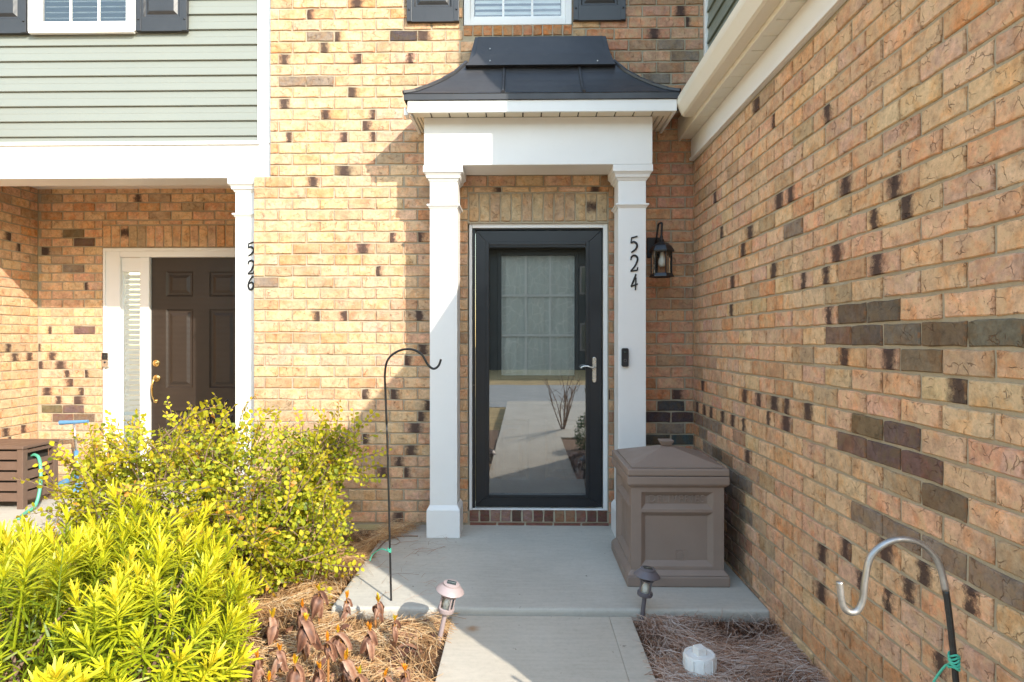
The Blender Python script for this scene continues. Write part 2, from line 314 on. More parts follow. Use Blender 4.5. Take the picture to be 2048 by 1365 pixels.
# ------------------------------------------------------------------ mesh helpers
ORG = {}
class MB:
    def __init__(s): s.v = []; s.f = []; s.lc = None
    def add(s, vs, fs):
        o = len(s.v); s.v.extend([tuple(p) for p in vs]); s.f.extend([tuple(i + o for i in f) for f in fs]); return s
    def box(s, x0, x1, y0, y1, z0, z1):
        return s.frustum((x0, x1, y0, y1, z0), (x0, x1, y0, y1, z1))
    def frustum(s, a, b):
        x0, x1, y0, y1, z0 = a; X0, X1, Y0, Y1, z1 = b
        return s.add([(x0, y0, z0), (x1, y0, z0), (x1, y1, z0), (x0, y1, z0), (X0, Y0, z1), (X1, Y0, z1), (X1, Y1, z1), (X0, Y1, z1)],
                     [(3, 2, 1, 0), (4, 5, 6, 7), (0, 1, 5, 4), (1, 2, 6, 5), (2, 3, 7, 6), (3, 0, 4, 7)])
    def prism(s, poly, axis, a, b):
        # poly: list of 2D points in the other two axes (in x,y,z order), extruded on axis from a to b
        def P(p, t):
            q = list(p); q.insert('xyz'.index(axis), t); return tuple(q)
        n = len(poly)
        return s.add([P(p, a) for p in poly] + [P(p, b) for p in poly],
                     [tuple(range(n))[::-1], tuple(range(n, 2 * n))] + [(i, (i + 1) % n, n + (i + 1) % n, n + i) for i in range(n)])
    def tube(s, pts, r, n=8, caps=True):
        pts = [Vector(p) for p in pts]; m = len(pts)
        rs = r if isinstance(r, (list, tuple)) else [r] * m
        up = Vector((0, 0, 1)); vs = []; ref = None
        for i, p in enumerate(pts):
            t = (pts[min(i + 1, m - 1)] - pts[max(i - 1, 0)])
            if t.length < 1e-9: t = Vector((0, 0, 1))
            t.normalize()
            if ref is None: ref = Vector((1, 0, 0)) if abs(t.x) < 0.8 else Vector((0, 1, 0))
            a = (ref - t * ref.dot(t)).normalized(); b = t.cross(a); ref = a
            for k in range(n):
                th = 2 * math.pi * k / n; vs.append(p + (a * math.cos(th) + b * math.sin(th)) * rs[i])
        fs = [(i * n + k, i * n + (k + 1) % n, (i + 1) * n + (k + 1) % n, (i + 1) * n + k) for i in range(m - 1) for k in range(n)]
        if caps: fs += [tuple(range(n))[::-1], tuple(range((m - 1) * n, m * n))]
        return s.add(vs, fs)
    def lathe(s, prof, n=24, mat=None, caps=True):
        vs = []
        for r, z in prof:
            for k in range(n):
                th = 2 * math.pi * k / n; p = Vector((r * math.cos(th), r * math.sin(th), z)); vs.append(mat @ p if mat else p)
        m = len(prof)
        fs = [(i * n + k, i * n + (k + 1) % n, (i + 1) * n + (k + 1) % n, (i + 1) * n + k) for i in range(m - 1) for k in range(n)]
        if caps: fs += [tuple(range(n))[::-1], tuple(range((m - 1) * n, m * n))]
        return s.add(vs, fs)
    def panelled(s, o, ux, uz, W_, H_, holes, depth, slope, field=None):
        # a face from o spanned by ux*W_, uz*H_, outward normal ux x uz; holes (a0,a1,b0,b1) recess with sloped sides
        o = Vector(o); ux = Vector(ux); uz = Vector(uz); n = ux.cross(uz).normalized()
        P = lambda a, b, d=0.0: o + ux * a + uz * b - n * d
        xs = sorted({0, W_, *[h[0] for h in holes], *[h[1] for h in holes]}); zs = sorted({0, H_, *[h[2] for h in holes], *[h[3] for h in holes]})
        for i in range(len(xs) - 1):
            for j in range(len(zs) - 1):
                a, b = (xs[i] + xs[i + 1]) / 2, (zs[j] + zs[j + 1]) / 2
                if any(h[0] < a < h[1] and h[2] < b < h[3] for h in holes): continue
                s.add([P(xs[i], zs[j]), P(xs[i + 1], zs[j]), P(xs[i + 1], zs[j + 1]), P(xs[i], zs[j + 1])], [(0, 1, 2, 3)])
        for a0, a1, b0, b1 in holes:
            rings = [(0, 0), (slope, depth)]
            if field: rings += [(slope + field[0], depth), (slope + field[0] + field[1], depth - field[2])]
            R = [[P(a0 + e, b0 + e, d), P(a1 - e, b0 + e, d), P(a1 - e, b1 - e, d), P(a0 + e, b1 - e, d)] for e, d in rings]
            for r0, r1 in zip(R[:-1], R[1:]):
                s.add(r0 + r1, [(k, (k + 1) % 4, 4 + (k + 1) % 4, 4 + k) for k in range(4)])
            s.add(R[-1], [(0, 1, 2, 3)])
        return s
    def xform(s, mat):
        s.v = [tuple(mat @ Vector(p)) for p in s.v]; return s
    def mesh(s, name, org=(0, 0, 0)):
        me = bpy.data.meshes.new(name); ox, oy, oz = org
        me.from_pydata([(x - ox, y - oy, z - oz) for x, y, z in s.v], [], s.f); me.update(); return me

def finish(o, parent=None, kind=None, label=None, cat=None, group=None):
    COL.objects.link(o)
    if parent is not None: o.parent = parent
    if kind: o['kind'] = kind
    if label: o['label'] = label
    if cat: o['category'] = cat
    if group: o['group'] = group
    return o
def thing(name, loc, label, cat, group=None):
    e = bpy.data.objects.new(name, None); e.empty_display_size = 0.05; e.location = loc
    finish(e, None, None, label, cat, group); ORG[e.name] = Vector(loc); return e
def build(mb, name, mat, parent=None, bevel=0.0, smooth=False, kind=None, label=None, cat=None, group=None, seg=2, org=None):
    if parent is not None: og = ORG[parent.name]
    else: og = Vector(org) if org is not None else Vector((0, 0, 0))
    me = mb.mesh(name, og); me.materials.append(M[mat] if isinstance(mat, str) else mat)
    if smooth:
        me.polygons.foreach_set('use_smooth', [True] * len(me.polygons))
    if mb.lc is not None:
        at = me.attributes.new('lc', 'FLOAT', 'POINT'); at.data.foreach_set('value', mb.lc)
    o = bpy.data.objects.new(name, me)
    if parent is None: o.location = og
    finish(o, parent, kind, label, cat, group); ORG[o.name] = og
    if bevel:
        b = o.modifiers.new('bevel', 'BEVEL'); b.width = bevel; b.segments = seg; b.limit_method = 'ANGLE'; b.angle_limit = math.radians(35)
    if smooth == 'auto':
        me.polygons.foreach_set('use_smooth', [True] * len(me.polygons))
        try: me.set_sharp_from_angle(angle=math.radians(38))
        except Exception: pass
    return o
def bez(pts, n=10):
    # Catmull-Rom through points
    pts = [Vector(p) for p in pts]; out = []
    for i in range(len(pts) - 1):
        p0, p1, p2, p3 = pts[max(i - 1, 0)], pts[i], pts[i + 1], pts[min(i + 2, len(pts) - 1)]
        for k in range(n):
            t = k / n
            out.append(0.5 * ((2 * p1) + (p2 - p0) * t + (2 * p0 - 5 * p1 + 4 * p2 - p3) * t * t + (3 * p1 - p0 - 3 * p2 + p3) * t ** 3))
    out.append(pts[-1]); return out

# ------------------------------------------------------------------ main dimensions
YF = 4.54            # mortar plane of the brick front
XG = 1.230           # mortar plane of the garage side wall
YP = 5.74            # back wall of the neighbour's porch
XP = -4.50           # side wall of the neighbour's porch
YS = 4.592           # siding plane of the neighbour
CZ, Z0 = 0.0813, 0.012
BW, BH, PR = 0.193, 0.0703, 0.007

# ------------------------------------------------------------------ ground
def sheet(name, poly, z, mat, thick=0.0, bevel=0.0, zb=None):
    mb = MB()
    if thick: mb.prism(poly, 'z', z - thick, z)
    else: mb.add([(x, y, z) for x, y in poly], [tuple(range(len(poly)))])
    return build(mb, name, mat, None, bevel, kind='structure', seg=3)
sheet('lawn', [(-150, -150), (150, -150), (150, 150), (-150, 150)], -0.20, 'lawn')
sheet('street', [(-60, -12.5), (60, -12.5), (60, -5.2), (-60, -5.2)], -0.19, 'road')
sheet('planting_bed', [(-5.5, -0.6), (1.24, -0.6), (1.24, 4.6), (-5.5, 4.6)], -0.060, 'soil', 0.3)
sheet('porch_slab', [(-0.965, 3.125), (1.226, 3.125), (1.226, 4.62), (-0.965, 4.62)], 0.0, 'slab', 0.25, 0.016)
sheet('walkway', [(-0.352, 0.3), (0.425, 0.3), (0.425, 3.110), (-0.352, 3.110)], -0.030, 'walk', 0.25, 0.003)
sheet('walkway_edge_band', [(0.426, 0.3), (0.535, 0.3), (0.535, 3.110), (0.426, 3.110)], -0.030, 'walk', 0.25, 0.003)
sheet('driveway', [(-0.352, -5.1), (6.5, -5.1), (6.5, 0.29), (-0.352, 0.29)], -0.034, 'walk', 0.25, 0.010)
sheet('neighbour_porch_floor', [(-4.62, 4.46), (-1.90, 4.46), (-1.90, 5.9), (-4.62, 5.9)], 0.0, 'slab', 0.25, 0.012)
sheet('neighbour_walk', [(-4.5, 1.2), (-3.5, 1.2), (-3.5, 4.455), (-4.5, 4.455)], -0.02, 'walk', 0.25, 0.012)

# ------------------------------------------------------------------ bricks
def brick_template(seed):
    r = random.Random(seed); L, H = BW, BH
    xs = [-L / 2, -L / 4 + r.uniform(-.02, .02), L / 4 + r.uniform(-.02, .02), L / 2]
    out = [(x, -H / 2) for x in xs] + [(L / 2, 0)] + [(x, H / 2) for x in reversed(xs)] + [(-L / 2, 0)]
    out = [(x + r.uniform(-.0026, .0026), z + r.uniform(-.0026, .0026)) for x, z in out]
    n = len(out); vs = []
    for ins, d in ((0, 0.012), (0, -PR + 0.004), (0.0035, -PR)):
        for x, z in out:
            fx = 1 - ins / (L / 2) ; fz = 1 - ins / (H / 2)
            vs.append((x * fx, d + (r.uniform(-.0012, .0012) if ins else 0), z * fz))
    fs = [(k * n + i, k * n + (i + 1) % n, (k + 1) * n + (i + 1) % n, (k + 1) * n + i) for k in (0, 1) for i in range(n)]
    fs.append(tuple(range(2 * n, 3 * n)))
    me = bpy.data.meshes.new('brick'); me.from_pydata(vs, [], fs); me.update(); me.materials.append(M['brick'])
    at = me.attributes.new('bl', 'FLOAT_VECTOR', 'POINT')
    at.data.foreach_set('vector', np.array([(v[0] / L + 0.5, v[2] / H + 0.5, 0) for v in vs], dtype=np.float32).ravel())
    return me, np.array(vs), fs
TPL = [brick_template(i) for i in range(10)]
PAL = [((0.67, 0.42, 0.26), 5), ((0.67, 0.45, 0.28), 5), ((0.655, 0.395, 0.25), 4), ((0.65, 0.45, 0.265), 2.5), ((0.63, 0.345, 0.18), 1.4), ((0.48, 0.335, 0.215), 1.6), ((0.63, 0.405, 0.28), 2.5)]
PALS = ([p for p, _ in PAL], [q for _, q in PAL])
GREYS = [(0.175, 0.128, 0.094), (0.195, 0.147, 0.108), (0.16, 0.118, 0.09)]

def brick_wall(root, frame, a0, a1, r0, r1, phase, holes, marks, extra=(), limit=300, prefer=None, seed=1, zmin=None, tone=None):
    """frame(a, z) -> (world point on the mortar plane), rotation about z; rows r0..r1; marks: list of (a, z, kind)"""
    r = random.Random(seed); pcs = []
    for row in range(r0, r1):
        zc = Z0 + (row + 0.5) * CZ
        off = phase + (CZ * 0 + 0.1016 if row % 2 else 0)
        k0 = math.floor((a0 - off) / 0.2032) - 1
        x = off + k0 * 0.2032
        while x < a1:
            s0, s1 = x + 0.005 + r.uniform(-.002, .002), x + 0.1982 + r.uniform(-.002, .002)
            x += 0.2032
            segs = [(max(s0, a0), min(s1, a1))]
            for h in holes:
                if zc - BH / 2 < h[3] - 0.012 and zc + BH / 2 > h[2] + 0.012:
                    ns_ = []
                    for a, b in segs:
                        if b <= h[0] or a >= h[1]: ns_.append((a, b))
                        else:
                            if a < h[0]: ns_.append((a, h[0] - 0.002))
                            if b > h[1]: ns_.append((h[1] + 0.002, b))
                    segs = ns_
            for a, b in segs:
                if b - a > 0.022: pcs.append([(a + b) / 2, zc, b - a, BH, 0])
            for h in holes:
                hh = zc + BH / 2 - (h[3] + 0.008)
                a, b = max(s0, h[0], a0), min(s1, h[1], a1)
                if 0.016 < hh < BH - 0.012 and b - a > 0.03: pcs.append([(a + b) / 2, zc + BH / 2 - hh / 2, b - a, hh, 0])
    for e in extra: pcs.append(list(e))       # (a, z, length along a, height, rotated flag)
    data = []
    for a, z, L, H, rotd in pcs:
        c = r.choices(*PALS)[0]; j = r.uniform(0.93, 1.07)
        c = tuple(min(0.75, q * j * r.uniform(.96, 1.04)) for q in c); al = 0.0
        if r.random() < 0.008: al = 0.1 + 0.8 * r.random()
        if tone: c, al = tone(a, z, c, al, r, rotd)
        for ma, mz, kind in marks:
            if abs(ma - a) <= L / 2 + 0.004 and abs(mz - z) <= max(H, 0.05) / 2 + 0.003:
                if kind == 'f': c = tuple(q * r.uniform(.85, 1.15) for q in r.choice(GREYS)); al = 0.0
                elif kind == 'd': c = tuple(q * r.uniform(.8, 1.2) for q in (0.085, 0.075, 0.075)); al = 0.0
                elif kind == 'g': c = (0.27, 0.21, 0.165); al = 0.0
                elif kind == 'o': c = (0.55, 0.32, 0.18); al = 0.0
                else: al = 0.1 + 0.8 * min(0.95, max(0.05, (ma - a) / L + 0.5))
        data.append((a, z, L, H, rotd, c, al))
    def score(d):
        p, rz = frame(d[0], d[1]); q = PIX(p)
        if q is None: return -1
        u, v, zz = q; s = 1 / zz
        if not (-20 < u < 2068 and -20 < v < 1385): s *= 0.01
        if prefer: s *= prefer(u, v)
        return s
    data.sort(key=score, reverse=True)
    jv, jf, jc, jb = [], [], [], []; base = 0
    for i, (a, z, L, H, rotd, c, al) in enumerate(data):
        me, vs, fs = TPL[r.randrange(len(TPL))]
        p, rz = frame(a, z)
        sx, sz = (L / BW, H / BH) if not rotd else (H / BW, L / BH)
        flip = r.random() < 0.5
        ry = math.pi / 2 if rotd else 0.0
        if i < limit:
            o = bpy.data.objects.new('brick', me); o.location = Vector(p) - ORG[root.name]
            o.rotation_euler = (0, ry, rz); o.scale = (sx, r.uniform(.8, 1.25), sz); o.color = (*c, al)
            COL.objects.link(o); o.parent = root
        else:
            q = vs.copy(); q[:, 0] *= sx; q[:, 2] *= sz; q[:, 1] *= r.uniform(.8, 1.25)
            if rotd: q = np.stack([q[:, 2], q[:, 1], -q[:, 0]], 1)
            ca, sa = math.cos(rz), math.sin(rz)
            q = np.stack([q[:, 0] * ca - q[:, 1] * sa + p[0], q[:, 0] * sa + q[:, 1] * ca + p[1], q[:, 2] + p[2]], 1)
            jv.append(q); jf += [tuple(x + base for x in f) for f in fs]; base += len(q)
            jc.append(np.tile(np.array([*c, al], dtype=np.float32), (len(q), 1)))
            jb.append(np.stack([vs[:, 0] / BW + 0.5, vs[:, 2] / BH + 0.5, vs[:, 0] * 0], 1))
    if jv:
        me = bpy.data.meshes.new('brick_infill'); og = np.array(ORG[root.name])
        me.from_pydata((np.concatenate(jv) - og).tolist(), [], jf); me.update(); me.materials.append(M['brick_j'])
        ca = me.attributes.new('bcol', 'FLOAT_COLOR', 'POINT'); ca.data.foreach_set('color', np.concatenate(jc).astype(np.float32).ravel())
        ba = me.attributes.new('bl', 'FLOAT_VECTOR', 'POINT'); ba.data.foreach_set('vector', np.concatenate(jb).astype(np.float32).ravel())
        finish(bpy.data.objects.new('brick_infill', me), root, 'stuff')

# --- facade
XL_LO, XL_HI = W(508, 600, YF).x, W(541, 150, YF).x
DX0, DX1, DZ1 = W(936, 700, YF).x, W(1217, 700, YF).x, W(1000, 446, YF).z
WX0, WX1, WZ0 = W(926, 20, YF).x, W(1145, 20, YF).x, W(1000, 50, YF).z
SOLD = (DX0 + 0.005, DX1 - 0.008, DZ1 + 0.004, DZ1 + 0.214)
fw = thing('brick_wall', (XL_LO, YF, 0), 'tan brick front wall around the black storm door and white portico', 'brick wall')
mb = MB()
TH = 0.10
for bx in ((XL_LO, DX0, 0.0, 2.53), (DX1, XG, 0.0, 2.53), (DX0, DX1, DZ1 - 0.004, 2.53), (XL_HI, WX0, 2.53, 5.6), (WX1, 1.31, 2.53, 5.6), (WX0, WX1, 2.53, WZ0 - 0.004), (WX0, WX1, WZ0 + 1.5, 5.6), (DX0, DX1, -0.05, 0.10)):
    mb.box(bx[0], bx[1], YF, YF + TH, bx[2], bx[3])
build(mb, 'mortar_bed', 'mortar', fw)
FM = [(626, 357), (781, 475), (836, 475), (755, 542), (585, 629), (637, 629), (691, 627), (728, 788), (788, 788), (858, 810), (840, 832), (728, 878), (822, 900), (799, 923), (809, 944), (767, 944), (710, 947), (830, 854),
      (615, 37), (714, 15), (673, 82), (845, 82), (648, 105), (569, 125), (722, 125), (702, 191), (570, 210), (652, 234), (748, 234), (732, 257), (580, 277), (690, 277), (751, 274), (688, 336), (1353, 786), (1373, 41), (1361, 20), (1307, 65), (1000, 377), (1190, 377), (650, 905), (845, 690), (838, 640)]
FF = [(1327, 809), (1367, 809), (1309, 831), (1350, 833), (1309, 877), (1350, 877), (782, 82)]
FG = [(617, 82), (615, 167), (572, 167), (1323, 855), (1367, 854), (540, 567), (525, 567), (1345, 120), (1365, 90), (1330, 150)]
FO = [(560, 355), (525, 380), (530, 600), (590, 497), (640, 497), (690, 497), (540, 677), (1340, 545), (1325, 640), (620, 770), (560, 770), (700, 770)]
marks = [(W(u, v, YF).x, W(u, v, YF).z, k) for lst, k in ((FM, 's'), (FF, 'd'), (FG, 'g'), (FO, 'o')) for u, v in lst]
ex = []
n = 13; L = (SOLD[1] - SOLD[0]) / n
for i in range(n): ex.append((SOLD[0] + (i + .5) * L, (SOLD[2] + SOLD[3]) / 2, L - 0.010, SOLD[3] - SOLD[2] - 0.010, 1))
n = 13; L = (DX1 - DX0 - 0.01) / n
for i in range(n): ex.append((DX0 + 0.005 + (i + .5) * L, 0.066, L - 0.013, 0.078, 1))
for i in range(5): ex.append((DX0 + 0.11 + i * 0.203, 0.008, 0.190, 0.020, 0))
n = 11; L = (WX1 - WX0) / n
for i in range(n): ex.append((WX0 + (i + .5) * L, WZ0 - 0.043, L - 0.011, 0.072, 1))
def ftone(a, z, c, al, r, rotd):
    if rotd and z < 0.2: return (r.choice([(0.16, 0.075, 0.065), (0.25, 0.12, 0.10), (0.10, 0.06, 0.055), (0.30, 0.15, 0.09), (0.28, 0.17, 0.15)])), 0.0
    if z < 0.03 : return (0.24, 0.10, 0.08), 0.0
    if rotd and z > 3: return tuple(q * r.uniform(.9, 1.1) for q in (0.50, 0.22, 0.10)), 0.0
    if rotd: return (r.choice([(0.50, 0.38, 0.24), (0.47, 0.33, 0.22), (0.52, 0.40, 0.25)])), (0.1 + 0.8 * r.random() if r.random() < 0.2 else 0)
    if a > 0.55: c = tuple(q * m for q, m in zip(c, (0.86, 0.74, 0.74)))      # darker, redder tint beside the garage corner
    return c, al
holes = [(DX0, DX1, -1, SOLD[3]), (WX0, WX1, WZ0 - 0.085, WZ0 + 1.5), (-9, XL_HI, 2.53, 9), (XG - 0.004, 9, -1, 2.80)]
def fprefer(u, v):
    if 860 < u < 917 and v > 340 or 1236 < u < 1292 and v > 340 or 850 < u < 1303 and 190 < v < 330: return 0.01
    if 930 < u < 1225 and 80 < v < 190 or (1240 < u and v > 900): return 0.02
    if 512 < u < 640 and v > 960: return 0.3
    if u > 1000 and v < 160: return 0.6
    return 1
brick_wall(fw, lambda a, z: ((a, YF, z), 0.0), XL_LO + 0.002, 1.296, 0, 58, W(557.5, 355, YF).x + 0.1016, holes, marks, ex, 300, fprefer, 3, tone=ftone)

# --- garage side wall
ZFR = 2.625
gw = thing('brick_wall', (XG, 1.0, -0.07), 'long tan brick garage side wall with a white frieze board above', 'brick wall')
mb = MB(); mb.box(XG, XG + 0.1, 1.0, YF - 0.001, -0.3, 2.80); build(mb, 'mortar_bed', 'mortar', gw)
GS = [(1437, 388), (1445, 461), (1509, 454), (1495, 492), (1553, 534), (1606, 558), (1649, 546), (1713, 534), (1678, 496), (1715, 353), (1543, 403), (1591, 378), (1467, 561), (1470, 616), (1816, 351), (1784, 417), (1875, 383), (1777, 517), (1718, 715), (1753, 715), (1857, 772),
      (1660, 1082), (1657, 1126), (1685, 1144), (1762, 1103), (1835, 1152), (1786, 1167), (1756, 1205), (1929, 1205), (2026, 1264), (1407, 772), (1492, 794), (1520, 801), (1552, 810), (1600, 819), (1640, 833), (1530, 836), (1562, 845), (1391, 813), (1404, 819), (1426, 827), (1443, 833), (1467, 844), (1495, 854), (1486, 908), (1653, 218), (1648, 235)]
GF = [(1701, 622), (1750, 619), (1735, 669), (1803, 668), (1888, 668), (1994, 666), (1843, 719), (1733, 854), (1805, 871), (1699, 892), (1762, 915), (1841, 936), (1894, 1006), (1435, 908), (1676, 669)]
GG = [(1733, 1041), (1794, 1059), (1821, 1088), (1970, 1170), (1417, 847), (1435, 854), (1462, 959), (1489, 971), (1457, 977), (1540, 430), (1570, 480), (1410, 870), (1420, 890), (1480, 1010), (1500, 1050), (1860, 1100)]
GO = [(1690, 1290), (1720, 1330), (1670, 1260), (1700, 1350), (1660, 1310), (1640, 1280), (1750, 1310), (1790, 1345), (1680, 545), (1560, 735), (1525, 740), (1560, 775), (1740, 1060), (1700, 1340), (1760, 1360)]
marks = [(WX(u, v, XG).y, WX(u, v, XG).z, k) for lst, k in ((GS, 's'), (GF, 'f'), (GG, 'g'), (GO, 'o')) for u, v in lst]
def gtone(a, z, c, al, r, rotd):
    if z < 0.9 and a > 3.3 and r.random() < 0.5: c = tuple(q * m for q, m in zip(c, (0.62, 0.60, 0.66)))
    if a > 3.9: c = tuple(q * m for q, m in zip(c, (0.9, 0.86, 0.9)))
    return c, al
# (phase read from the joints of the dark row, row 16)
ph = WX(1705.1, 668, XG).y
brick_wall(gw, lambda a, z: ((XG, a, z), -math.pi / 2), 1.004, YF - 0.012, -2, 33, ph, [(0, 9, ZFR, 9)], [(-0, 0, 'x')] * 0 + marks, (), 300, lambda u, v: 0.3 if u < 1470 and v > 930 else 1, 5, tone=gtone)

# --- neighbour's porch walls
PDX0, PDX1, PDZ1 = W(206, 600, YP).x, -2.42, W(300, 497, YP).z
pw = thing('brick_wall', (XP, YP, 0), 'sunlit tan brick walls inside the porch with the brown door', 'brick wall')
mb = MB()
mb.box(XP, PDX0, YP, YP + 0.1, 0.0, 2.9).box(PDX1, -1.80, YP, YP + 0.1, 0.0, 2.9).box(PDX0, PDX1, YP, YP + 0.1, PDZ1, 2.9)
mb.box(XP - 0.1, XP, 4.60, YP + 0.1, 0.0, 2.9).box(-1.93, -1.83, YF + TH + 0.001, YP, 0.0, 2.9)
build(mb, 'mortar_bed', 'mortar', pw)
PS = [(91, 502), (173, 572), (101, 662), (80, 696), (105, 713), (122, 729), (82, 730), (135, 748), (173, 748), (114, 765), (147, 765), (95, 783), (131, 783), (168, 782), (118, 800), (156, 800), (74, 416)]
PF = [(160, 662), (93, 817), (137, 817), (118, 834), (160, 834), (137, 468), (156, 485)]
PG_ = [(137, 538)]
marks = [(W(u, v, YP).x, W(u, v, YP).z, k) for lst, k in ((PS, 's'), (PF, 'f'), (PG_, 'g')) for u, v in lst]
ex = []
SZ0, SZ1 = PDZ1 + 0.006, PDZ1 + 0.212
n = int((PDX1 - PDX0) / 0.081); L = (PDX1 - PDX0) / n
for i in range(n): ex.append((PDX0 + (i + .5) * L, (SZ0 + SZ1) / 2, L - 0.010, SZ1 - SZ0 - 0.01, 1))
def ptone(a, z, c, al, r, rotd):
    if rotd: return c, (0.3 + 0.3 * r.random() if r.random() < 0.15 else 0)
    return c, al
brick_wall(pw, lambda a, z: ((a, YP, z), 0.0), XP + 0.01, -1.85, 0, 35, PDX0 + 0.03, [(PDX0, PDX1, -1, SZ1)], marks, ex, 220, lambda u, v: 0.01 if u > 470 or v > 900 else 1, 9, tone=ptone)
marks = [(WX(u, v, XP).y, WX(u, v, XP).z, 's') for u, v in ((15, 696), (28, 713), (57, 713), (20, 480), (40, 500), (10, 860), (45, 862), (20, 890))]
brick_wall(pw, lambda a, z: ((XP, a, z), math.pi / 2), 4.62, YP - 0.01, 0, 35, YP, [], marks, (), 80, None, 11)

# ------------------------------------------------------------------ portico
px = lambda u, y: W(u, 682, y).x
CXM = 0.105
port = thing('portico', (CXM, 4.3, 0), 'white entry portico with two square columns and a flared black metal roof', 'portico')
def column(cx, y0, half, ztop, parent, names, base_h=0.215, zcap=None):
    """square column standing on z=0; front face at y0"""
    y1 = y0 + 2 * half
    mb = MB(); mb.box(cx - half, cx + half, y0, y1, 0.0, ztop); sh = build(mb, names, 'white', parent, 0.003)
    b = 0.020
    mb = MB(); mb.box(cx - half - b, cx + half + b, y0 - b, y1 + b, 0.0, base_h - 0.03)
    mb.frustum((cx - half - b, cx + half + b, y0 - b, y1 + b, base_h - 0.0299), (cx - half - 0.004, cx + half + 0.004, y0 - 0.004, y1 + 0.004, base_h))
    build(mb, 'base', 'white', sh, 0.003)
    mb = MB()
    for z0, z1, e0, e1 in ((ztop - 0.045, ztop - 0.001, 0.040, 0.040), (ztop - 0.063, ztop - 0.0455, 0.022, 0.036), (ztop - 0.080, ztop - 0.0635, 0.020, 0.024), (ztop - 0.10, ztop - 0.0805, 0.003, 0.015)):
        mb.frustum((cx - half - e0, cx + half + e0, y0 - e0, y1 + e0, z0), (cx - half - e1, cx + half + e1, y0 - e1, y1 + e1, z1))
    build(mb, 'capital', 'white', sh, 0.0015)
    zn = ztop - 0.255
    mb = MB(); mb.frustum((cx - half - .003, cx + half + .003, y0 - .003, y1 + .003, zn - 0.028), (cx - half - .013, cx + half + .013, y0 - .013, y1 + .013, zn - 0.012))
    mb.box(cx - half - .018, cx + half + .018, y0 - .018, y1 + .018, zn - 0.0115, zn)
    build(mb, 'necking_moulding', 'white', sh, 0.0015)
    return sh
YC = 4.252; HC = 0.0935
ZB = W(1000, 331, 4.22).z
CLX = (px(860, YC) + px(914, YC)) / 2; CRX = (px(1235.5, YC) + px(1293, YC)) / 2
column(CLX, YC, HC, ZB, port, 'column')
column(CRX, YC, HC, ZB, port, 'column')
BX0, BX1 = px(848, 4.215), px(1305, 4.215); ZS = 2.838
mb = MB(); mb.box(BX0, BX1, 4.215, 4.475, ZB + 0.001, ZS); mb.box(BX0, BX0 + 0.24, 4.4755, YF - 0.008, ZB + 0.001, ZS).box(BX1 - 0.24, BX1, 4.4755, YF - 0.008, ZB + 0.001, ZS)
build(mb, 'beam', 'white', port, 0.003)
mb = MB(); mb.box(BX0 + 0.241, BX1 - 0.241, 4.4755, YF - 0.008, ZB + 0.02, ZB + 0.035); build(mb, 'ceiling_panel', 'white', port)
EX0, EX1, EY = px(806, 4.07), px(1361, 4.07), 4.07
mb = MB(); fx0, fx1 = px(815, 4.085), px(1354, 4.085)
mb.box(fx0, fx1, 4.085, 4.103, ZS - 0.012, ZS + 0.066).box(fx0, fx0 + 0.018, 4.1035, YF - 0.01, ZS - 0.012, ZS + 0.066).box(fx1 - 0.018, fx1, 4.1035, YF - 0.01, ZS - 0.012, ZS + 0.066)
build(mb, 'fascia', 'white', port, 0.003)
k = 14; x0, x1 = fx0 + 0.019, fx1 - 0.019; L = (x1 - x0) / k
for i in range(k):
    mb = MB(); mb.box(x0 + i * L + 0.004, x0 + (i + 1) * L - 0.004, 4.104, 4.2145, ZS, ZS + 0.012); build(mb, 'soffit_panel', 'cream', port, 0.003)
for s, (a, b) in enumerate(((x0, BX0 - 0.001), (BX1 + 0.001, x1))):
    for i in range(3):
        w_ = (b - a) / 3
        mb = MB(); mb.box(a + i * w_ + 0.003, a + (i + 1) * w_ - 0.003, 4.2155, YF - 0.01, ZS, ZS + 0.012); build(mb, 'soffit_panel', 'cream', port, 0.003)
mb = MB(); mb.box(x0, x1, 4.104, YF - 0.01, ZS + 0.0125, ZS + 0.02); build(mb, 'soffit_backing', 'dark', port)
# roof: flared hip
prof = [(0.0, 2.945), (0.18, 2.975), (0.40, 3.03), (0.62, 3.095), (0.82, 3.165), (1.0, 3.25)]
FI, SI = 0.26, 0.385
mb = MB(); rings = []
for f, z in prof:
    rings.append([(EX0 + SI * f, YF - 0.004, z), (EX0 + SI * f, EY + FI * f, z), (EX1 - SI * f, EY + FI * f, z), (EX1 - SI * f, YF - 0.004, z)])
for a, b in zip(rings[:-1], rings[1:]):
    mb.add(a + b, [(k, k + 1, 5 + k, 4 + k) for k in range(3)])
roof = build(mb, 'roof', 'roof', port, smooth='auto')
mb = MB()
mb.box(EX0 + 0.004, EX1 - 0.004, EY + 0.004, EY + 0.012, 2.905, 2.944).box(EX0 + 0.004, EX0 + 0.012, EY + 0.0125, YF - 0.01, 2.905, 2.944).box(EX1 - 0.012, EX1 - 0.004, EY + 0.0125, YF - 0.01, 2.905, 2.944)
mb.box(EX0 + 0.0121, EX1 - 0.0121, EY + 0.0121, YF - 0.01, 2.936, 2.944)
build(mb, 'drip_edge', 'roof', port)
